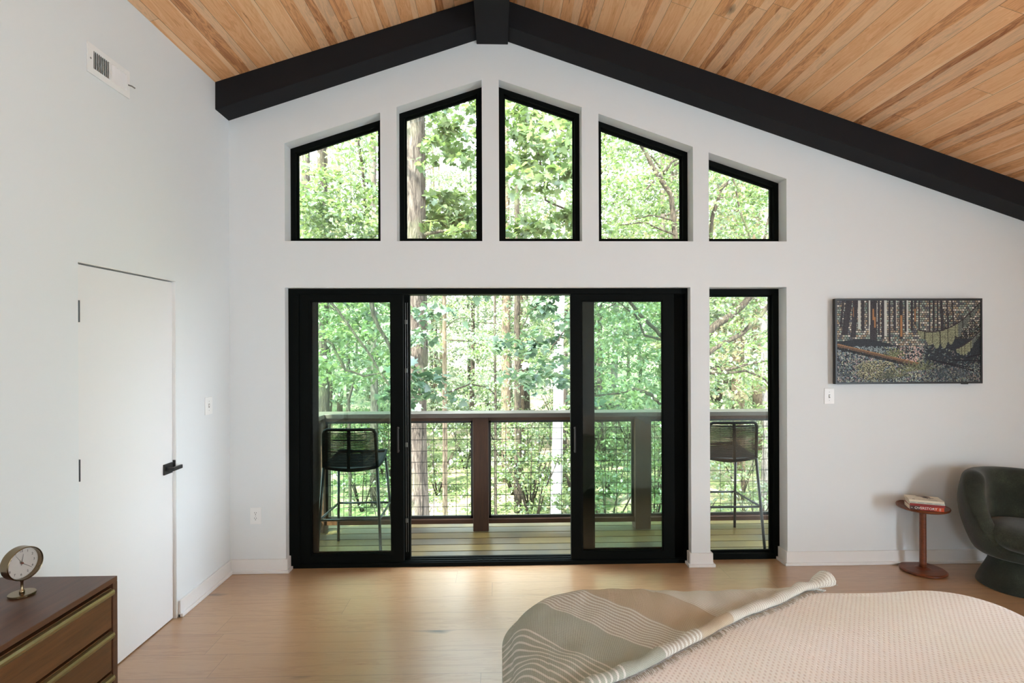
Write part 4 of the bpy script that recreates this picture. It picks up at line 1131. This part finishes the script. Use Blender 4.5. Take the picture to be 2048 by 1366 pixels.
SIMPLE = np.array([(0, 0, 0), (.30, .36, .05), (.22, .72, .03), (0, 1, -.04), (-.22, .72, .03), (-.30, .36, .05)])
MAPLE = np.array([(0, 0, 0), (.16, .12, 0), (.46, .10, -.03), (.36, .30, 0), (.55, .50, -.03), (.24, .52, 0), (.26, .72, 0), (0, 1.0, -.05), (-.26, .72, 0), (-.24, .52, 0), (-.55, .50, -.03), (-.36, .30, 0), (-.46, .10, -.03), (-.16, .12, 0)])
def leaf_mesh(name, P, size, kind, tilt=.55, sizevar=.35, R=rng):
    """P: n x 3 leaf base points -> a mesh of leaves"""
    n = len(P)
    if kind == 'maple': T = MAPLE; c = np.array([(0, .38, .03)])
    else: T = SIMPLE; c = None
    m = len(T)
    yaw = R.uniform(0, 2 * PI, n); pit = R.normal(-.25, tilt, n); rol = R.normal(0, tilt, n)
    s = size * R.uniform(1 - sizevar, 1 + sizevar, n)
    cy_, sy_ = np.cos(yaw), np.sin(yaw); cp, sp = np.cos(pit), np.sin(pit); cr, sr = np.cos(rol), np.sin(rol)
    ydir = np.stack([-sy_ * cp, cy_ * cp, sp], 1)
    x0 = np.stack([cy_, sy_, np.zeros(n)], 1); z0 = np.cross(x0, ydir)
    xdir = x0 * cr[:, None] + z0 * sr[:, None]; zdir = np.cross(xdir, ydir)
    T2 = np.vstack([T, c]) if c is not None else T; mm = len(T2)
    V = P[:, None, :] + s[:, None, None] * (T2[None, :, 0:1] * xdir[:, None, :] + (T2[None, :, 1:2]) * ydir[:, None, :] + T2[None, :, 2:3] * zdir[:, None, :])
    V = V.reshape(-1, 3)
    if kind == 'maple': F0 = np.array([(m, i, (i + 1) % m) for i in range(m)])
    else: F0 = np.array([(0, 1, 2), (0, 2, 3), (0, 3, 4), (0, 4, 5)])
    Fc = (F0[None] + (np.arange(n) * mm)[:, None, None]).reshape(-1, 3)
    me = bpy.data.meshes.new(name)
    me.vertices.add(len(V)); me.vertices.foreach_set('co', V.astype(np.float32).ravel())
    me.loops.add(Fc.size); me.loops.foreach_set('vertex_index', Fc.astype(np.int32).ravel())
    me.polygons.add(len(Fc)); me.polygons.foreach_set('loop_start', (np.arange(len(Fc)) * 3).astype(np.int32))
    me.polygons.foreach_set('loop_total', np.full(len(Fc), 3, np.int32))
    me.update(); me.validate()
    return me
def sprays(centers, n, rx, thick, R=rng, droop=.25):
    out_ = []
    for c in centers:
        a = R.uniform(0, 2 * PI); L = rx * R.uniform(.6, 1.25); k = int(n * R.uniform(.7, 1.3))
        t = R.uniform(0, 1, k) ** .8; w = R.normal(0, .27, k) * (1.1 - .6 * t)
        p = np.stack([np.cos(a) * L * t - np.sin(a) * L * w, np.sin(a) * L * t + np.cos(a) * L * w, -droop * L * t * t + R.normal(0, thick, k)], 1)
        out_.append(np.asarray(c)[None] + p)
    return np.vstack(out_)
def put_foliage(root, me, mat, name='foliage'):
    if not me.materials: me.materials.append(mat)
    o = bpy.data.objects.new(name, me); COL.objects.link(o); o.parent = root; return o
def wig(pts, rad, n=5, amp=.03, R=random):
    """resample a polyline with slight natural wander"""
    P = [Vector(p) for p in pts]; out_ = []; rr = []
    for i in range(len(P) - 1):
        for k in range(n):
            t = k / n; q = P[i].lerp(P[i + 1], t); a = amp * (1 if (i or k) else 0)
            out_.append(q + Vector((R.uniform(-a, a), R.uniform(-a, a), R.uniform(-a, a) * .5))); rr.append(rad[i] * (1 - t) + rad[i + 1] * t)
    out_.append(P[-1]); rr.append(rad[-1]); return out_, rr
def P3(px, py, Y): return at(px, py, Y)
def tree(name, lab, px, Y, wpx, bark, pts=None, foliage=None, limbs=(), top=9.0, group=None, cat='tree', lean=0, mat=None, nseg=14):
    """trunk given by pixel column at depth Y; limbs are pixel polylines at their own depth"""
    x = at(px, 700, Y).x; r = wpx / 2 * Y / F
    base = Vector((x - lean * .5, Y, gz(x, Y) - .05))
    root = thing(name, lab, cat, base, group=group)
    if pts is None: pts = [base, (x, Y, 1.5), (x + lean, Y, top)]; rr = [r * 1.25, r, r * .72]
    else: rr = [r * 1.15] + [r * (1 - .2 * i / len(pts)) for i in range(len(pts))]; pts = [base] + [at(a, b_, Y) for a, b_ in pts]
    q, qr = wig(pts, rr, 6, r * .12)
    MB().tube(q, qr, nseg).build('trunk', bark, root, smooth=True)
    for (pl, Yl, w0, w1) in limbs:
        p_ = [at(a, b_, Yl if not isinstance(Yl, tuple) else Yl[0] + (Yl[1] - Yl[0]) * i / (len(pl) - 1)) for i, (a, b_) in enumerate(pl)]
        Ym = p_[0].y; n = len(p_); rad_ = [(w0 + (w1 - w0) * i / (n - 1)) / 2 * Ym / F for i in range(n)]
        q, qr = wig(p_, rad_, 4, .012); MB().tube(q, qr, 8).build('branch', BARKD, root, smooth=True)
    if foliage is not None:
        C_, n, rx, thick, size, kind = foliage
        for sel, mt_ in ((False, mat or LEAF), (True, LEAF if mat is LEAFT else mat or LEAF)):  # upper sprays of teal trees get a brighter leaf: sunlight put into colour
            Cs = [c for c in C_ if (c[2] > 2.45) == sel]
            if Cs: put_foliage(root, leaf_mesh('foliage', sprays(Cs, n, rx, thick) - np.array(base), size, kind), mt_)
    return root
def box_centers(n, px0, px1, py0, py1, Y0, Y1):
    out_ = []
    for _ in range(n):
        Y = random.uniform(Y0, Y1); p = at(random.uniform(px0, px1), random.uniform(py0, py1), Y); out_.append(tuple(p))
    return out_
cat_ = np.vstack
# the big oak beside the door opening
C_ = box_centers(9, 812, 860, 600, 810, 6.1, 6.6) + box_centers(50, 700, 1000, -80, 230, 6.2, 8.2)
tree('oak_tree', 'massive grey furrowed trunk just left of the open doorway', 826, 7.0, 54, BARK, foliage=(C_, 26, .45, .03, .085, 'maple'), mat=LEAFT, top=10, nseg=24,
     limbs=[([(850, 470), (880, 462), (915, 464), (957, 460)], 6.9, 8, 3)])
C_ = box_centers(80, 590, 780, 360, 490, 6.8, 7.6) + box_centers(30, 690, 780, 230, 330, 7, 9) + box_centers(70, 630, 800, 590, 760, 6.6, 7.8) + box_centers(20, 600, 640, 300, 470, 7, 7.6)
tree('hickory_tree', 'shaggy light trunk at the left edge of the far left gable window', 614, 8.0, 22, BARK, foliage=(C_, 30, .5, .03, .075, 'simple'), top=9, lean=-.05,
     limbs=[([(716, 250), (720, 300), (728, 355), (731, 420), (727, 445)], 7.6, 7, 4), ([(728, 360), (745, 375), (764, 388)], 7.6, 4, 3), ([(628, 560), (690, 640), (740, 710), (790, 790)], (6.9, 6.5), 6, 4), ([(735, 560), (745, 630), (765, 665), (790, 720)], 6.6, 10, 6), ([(640, 672), (665, 690), (690, 740), (730, 752), (775, 742)], 6.5, 6, 3), ([(640, 600), (700, 640), (730, 660)], 7.4, 3, 2)])
tree('ash_tree', 'dark trunk behind the left railing corner, right of the shaggy one', 648, 8.6, 20, BARKD, top=9, lean=-.06)
tree('sapling_tree', 'slender sapling just right of the massive trunk in the doorway', 889, 9.2, 9, BARKO, foliage=(box_centers(34, 830, 1000, 600, 830, 8.7, 9.8), 36, .5, .02, .055, 'simple'), top=3.2, mat=LEAFP,
     limbs=[([(890, 640), (862, 632), (840, 640)], 9.2, 3, 1), ([(893, 740), (870, 710), (855, 690)], 9.2, 3, 1), ([(892, 680), (940, 682), (975, 695)], 9.2, 3, 1), ([(897, 785), (940, 768), (975, 775), (990, 790)], 9.2, 4, 2), ([(886, 660), (910, 640), (935, 632)], 9.2, 2, 1)])
tree('sapling_tree', 'thin dark sapling in the middle of the open doorway', 990, 11.5, 5, BARKD, foliage=(box_centers(50, 920, 1080, 620, 900, 11, 12), 40, .6, .02, .06, 'simple'), top=4.5)
tree('forest_tree', 'short dark trunk above the railing right of the middle post', 1035, 14, 13, BARKD, foliage=(box_centers(40, 960, 1130, 560, 720, 13, 15), 40, .8, .03, .08, 'simple'), top=6)
tree('sycamore_tree', 'white-barked trunk near the right side of the open doorway', 1118, 12.5, 19, simple('chalk_bark', (.34, .335, .33), .8, nscale=3, namp=.25), top=12, lean=.2,
     limbs=[([(1118, 700), (1132, 680), (1150, 660)], 12.5, 8, 5)])
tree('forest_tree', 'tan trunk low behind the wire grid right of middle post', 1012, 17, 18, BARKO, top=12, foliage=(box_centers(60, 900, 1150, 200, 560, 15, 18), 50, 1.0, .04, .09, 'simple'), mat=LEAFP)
# the beech whose trunk stands behind the white pillar
C_ = box_centers(150, 1180, 1570, 215, 490, 8.3, 9.9) + box_centers(22, 1180, 1570, 215, 490, 7.2, 8.2) + box_centers(110, 1180, 1560, 585, 830, 7.4, 10) + box_centers(26, 1180, 1560, 830, 1000, 9, 11)
beech = tree('forest_tree', 'many-limbed tree with spreading branches standing behind the white pillar', 1398, 8.5, 34, BARKD, foliage=(C_, 46, .62, .02, .062, 'simple'), top=5.5, nseg=18,
     limbs=[([(1396, 640), (1375, 540), (1352, 478), (1342, 390), (1312, 345), (1283, 290), (1262, 230)], 8.4, 13, 8), ([(1400, 690), (1425, 655), (1460, 632), (1490, 608), (1512, 575), (1530, 530)], 8.3, 16, 11),
            ([(1404, 716), (1440, 690), (1480, 670), (1510, 645), (1545, 600)], 8.1, 11, 8), ([(1404, 730), (1430, 738), (1455, 740), (1490, 730), (1530, 722)], 8.2, 7, 4), ([(1404, 745), (1440, 748), (1490, 742), (1520, 752), (1556, 785)], 8.2, 6, 3),
            ([(1396, 760), (1350, 800), (1318, 805), (1305, 790), (1270, 778), (1240, 786), (1190, 792)], 8.1, 12, 3), ([(1394, 720), (1330, 678), (1290, 640), (1260, 605), (1240, 560)], 8.3, 9, 6), ([(1396, 700), (1290, 670), (1270, 630), (1230, 600)], 8.0, 6, 3),
            ([(1510, 560), (1500, 480), (1480, 420), (1465, 350), (1440, 280)], 8.4, 5, 3), ([(1420, 560), (1424, 440), (1440, 380), (1470, 352), (1500, 352)], 8.8, 9, 5), ([(1345, 440), (1300, 430), (1265, 440)], 8.3, 4, 2), ([(1320, 350), (1290, 380), (1255, 400)], 8.3, 5, 2), ([(1325, 345), (1350, 320), (1368, 316)], 8.3, 5, 3),
            ([(1350, 470), (1290, 445), (1240, 450)], 8.3, 4, 2), ([(1528, 480), (1540, 430), (1556, 400)], 8.2, 5, 4)])
# near maple: its trunk is out of view left of the beech, its sprays hang into the doorway
C_ = box_centers(20, 985, 1135, 560, 700, 6.4, 7.4) + box_centers(14, 1050, 1140, 690, 790, 6.4, 7.4) + box_centers(8, 812, 850, 700, 815, 5.9, 6.3) + box_centers(70, 1000, 1160, 130, 370, 6.6, 7.8) + box_centers(34, 860, 965, 160, 330, 6.6, 7.8) + box_centers(34, 850, 965, 390, 480, 7, 8) + box_centers(30, 1000, 1160, 420, 490, 7, 8)
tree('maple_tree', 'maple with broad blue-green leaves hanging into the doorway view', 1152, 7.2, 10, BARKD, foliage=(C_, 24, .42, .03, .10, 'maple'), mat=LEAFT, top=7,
     limbs=[([(1150, 590), (1128, 660), (1102, 700)], 6.9, 4, 2), ([(1150, 560), (1060, 620), (1045, 660), (1080, 690)], 6.9, 3, 1), ([(1152, 430), (1090, 400), (1088, 350), (1075, 300), (1050, 240)], 7.2, 5, 2), ([(1088, 350), (1110, 345), (1140, 352)], 7.2, 3, 1), ([(1150, 280), (1080, 230), (1040, 190)], 7.1, 4, 2)])
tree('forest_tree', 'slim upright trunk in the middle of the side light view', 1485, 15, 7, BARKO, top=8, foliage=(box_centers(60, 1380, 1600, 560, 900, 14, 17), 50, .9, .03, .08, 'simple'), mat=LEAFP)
tree('forest_tree', 'broad sunlit tan trunk behind the right bar stool', 1514, 21, 18, BARKO, top=14)
tree('forest_tree', 'crooked dark stem rising behind the left bar stool', 701, 10, 6, BARKD, pts=[(698, 830), (697, 800), (706, 770), (709, 745)])
tree('forest_tree', 'grey trunk seen above the left railing near the door stile', 748, 15, 14, BARK, top=12)

# woodland farther off: a few crowns shared by many trees
def crown_mesh(i, h0, h1, R_, ns, nl, rx, size):
    R2 = np.random.default_rng(100 + i); C2 = []
    for _ in range(ns):
        z_ = h0 + (h1 - h0) * R2.uniform(0, 1); t = (z_ - h0) / (h1 - h0); rad_ = R_ * (.55 + .6 * math.sin(PI * min(1, t + .12))) * math.sqrt(R2.uniform(.02, 1)); a = R2.uniform(0, 2 * PI)
        C2.append((rad_ * math.cos(a), rad_ * math.sin(a), z_))
    return leaf_mesh('foliage', sprays(C2, nl, rx, .05, R2), size, 'simple', .5, R=R2)
def stem_mesh(i, h, r):
    R3 = random.Random(i); pts = [(0, 0, -.2)]; x = y = 0
    for k in range(1, 8): x += R3.uniform(-.12, .12); y += R3.uniform(-.12, .12); pts.append((x, y, h * k / 7))
    mb = MB().tube(pts, [r * (1 - .1 * k) for k in range(8)], 10)
    for k in range(9):
        a = R3.uniform(0, 2 * PI); zz = h * R3.uniform(.2, .9); L = R3.uniform(.8, 2.0)
        mb.tube([(x * zz / h, y * zz / h, zz), (math.cos(a) * L * .5, math.sin(a) * L * .5, zz + L * .25), (math.cos(a) * L, math.sin(a) * L, zz + L * .3)], [r * .3, r * .2, r * .08], 5)
    return mb
CR = [crown_mesh(0, 1.5, 13, 2.6, 150, 55, 1.1, .105), crown_mesh(1, 2.5, 16, 3.0, 170, 55, 1.2, .115), crown_mesh(2, .4, 7, 1.9, 90, 50, .9, .085), crown_mesh(3, 3.5, 19, 3.4, 190, 55, 1.4, .13)]
protos = []
barks = [BARKD, BARKO, BARK, BARKP]
for i in range(4):
    st = stem_mesh(i, (13, 16, 7, 19)[i], (.11, .14, .06, .17)[i])
    protos.append((st, CR[i]))
def proto_tree(i, mat, bark):
    r0 = thing('woodland_tree', 'distant woodland tree with pale green leaves beyond the deck', 'tree', (0, 0, 0), group='trees of the far woodland')
    st, me = protos[i]; so = st.build('trunk', bark, r0, smooth=True, local=True)
    me2 = me if not me.materials else me.copy()
    me2.materials.clear(); me2.materials.append(mat)
    o = bpy.data.objects.new('foliage', me2); COL.objects.link(o); o.parent = r0
    return r0
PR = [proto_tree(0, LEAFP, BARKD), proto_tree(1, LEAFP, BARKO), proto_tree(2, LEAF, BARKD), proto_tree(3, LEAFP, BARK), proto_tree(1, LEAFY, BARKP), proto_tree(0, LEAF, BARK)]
used = set(); R4 = random.Random(21); placed = []
NT = 84
for n in range(NT):
    for _ in range(60):
        Y = 11.5 + 40 * R4.random() ** 1.25; px = R4.uniform(330, 1800); x = at(px, 700, Y).x
        if Y < 16 and 590 < px < 1160: continue
        if all((x - a) ** 2 + (Y - b_) ** 2 > (2.0 + Y * .03) ** 2 for a, b_ in placed): break
    placed.append((x, Y))
    i = R4.choices(range(6), (3, 3, 4 if Y < 26 else 1, 3, 1.5, 3))[0]
    if i in used: t = copy_tree(PR[i])
    else: t = PR[i]; used.add(i)
    t.location = (x, Y, gz(x, Y)); s = R4.uniform(.85, 1.2); t.scale = (s, s, s); t.rotation_euler = (0, 0, R4.uniform(0, 6.28))
    if i == 4:
        t['label'] = 'distant woodland tree with yellowing leaves beyond the deck'; t['group'] = 'yellowing trees of the far woodland'
for i in range(6):
    if i not in used:
        for ch in [x for x in bpy.data.objects if x.parent == PR[i]]: bpy.data.objects.remove(ch)
        bpy.data.objects.remove(PR[i])
# low shrubs on the slope
def shrub_mesh(i):
    R2 = np.random.default_rng(300 + i); C2 = [(R2.normal(0, .55), R2.normal(0, .55), R2.uniform(.15, 1.5)) for _ in range(26)]
    return leaf_mesh('foliage', sprays(C2, 46, .55, .03, R2), .075, 'simple', .5, R=R2)
first = []
for i in range(3):
    r0 = thing('understory_shrub', 'low leafy green shrub on the slope below the deck', 'shrub', group='shrubs on the wooded slope')
    mb = MB(); R3 = random.Random(40 + i)
    for k in range(6):
        a = R3.uniform(0, 6.28); mb.tube([(0, 0, -.1), (math.cos(a) * .25, math.sin(a) * .25, .7), (math.cos(a) * .6, math.sin(a) * .6, 1.4)], [.02, .013, .006], 6)
    mb.build('stem', BARKD, r0, smooth=True, local=True); put_foliage(r0, shrub_mesh(i), (LEAF, LEAFP, LEAF)[i]); first.append(r0)
placed = []
for n in range(84):
    for _ in range(40):
        Y = 8.5 + 26 * R4.random() ** 1.3; px = R4.uniform(420, 1750); x = at(px, 700, Y).x
        if all((x - a) ** 2 + (Y - b_) ** 2 > 1.1 ** 2 for a, b_ in placed): break
    placed.append((x, Y)); i = n % 3
    t = first[i] if n < 3 else copy_tree(first[i])
    s = R4.uniform(.8, 1.5); t.location = (x, Y, gz(x, Y)); t.scale = (s, s, s); t.rotation_euler = (0, 0, R4.uniform(0, 6.28))
#@@SECTION light
# ------------------------------------------------------------------ light
w = bpy.data.worlds.new('sky'); SC.world = w; w.use_nodes = True
nt = w.node_tree; nt.nodes.clear(); b = NB(nt)
bg = b.n('ShaderNodeBackground'); wo = b.n('ShaderNodeOutputWorld')
tc = b.n('ShaderNodeTexCoord').outputs['Generated']; z_ = b.sep(tc)[2]
col = b.ramp(z_, [(0, (.88, .94, 1.0)), (.35, (.78, .89, 1.0)), (1, (.64, .81, 1.0))])
b.l(col, bg.inputs[0]); bg.inputs[1].default_value = 16.0
b.l(bg.outputs[0], wo.inputs[0])
sun = bpy.data.lights.new('sun', 'SUN'); so = bpy.data.objects.new('sun', sun); COL.objects.link(so)
sun.energy = 40; sun.angle = math.radians(1.5); sun.color = (1, .95, .86)
dv = Vector((.42, .50, -.76)); so.rotation_euler = dv.to_track_quat('-Z', 'Y').to_euler()
def fill_area(name, loc, rot, sx, sy, power, colr=(1, .985, .96)):
    l = bpy.data.lights.new(name, 'AREA'); l.shape = 'RECTANGLE'; l.size = sx; l.size_y = sy; l.energy = power; l.color = colr
    o = bpy.data.objects.new(name, l); COL.objects.link(o); o.location = loc; o.rotation_euler = rot; return o
# area lamp added outside the unseen right wall opening to brighten the room
fill_area('side_fill_light', (XR + .17, -.45, 1.3), (PI / 2, 0, PI / 2), 1.2, 1.4, 110, (.67, .85, 1))
vs_ = SC.view_settings; vs_.view_transform = 'Standard'; vs_.look = 'None'; vs_.gamma = 1; vs_.use_curve_mapping = False
vs_.exposure = 0.2
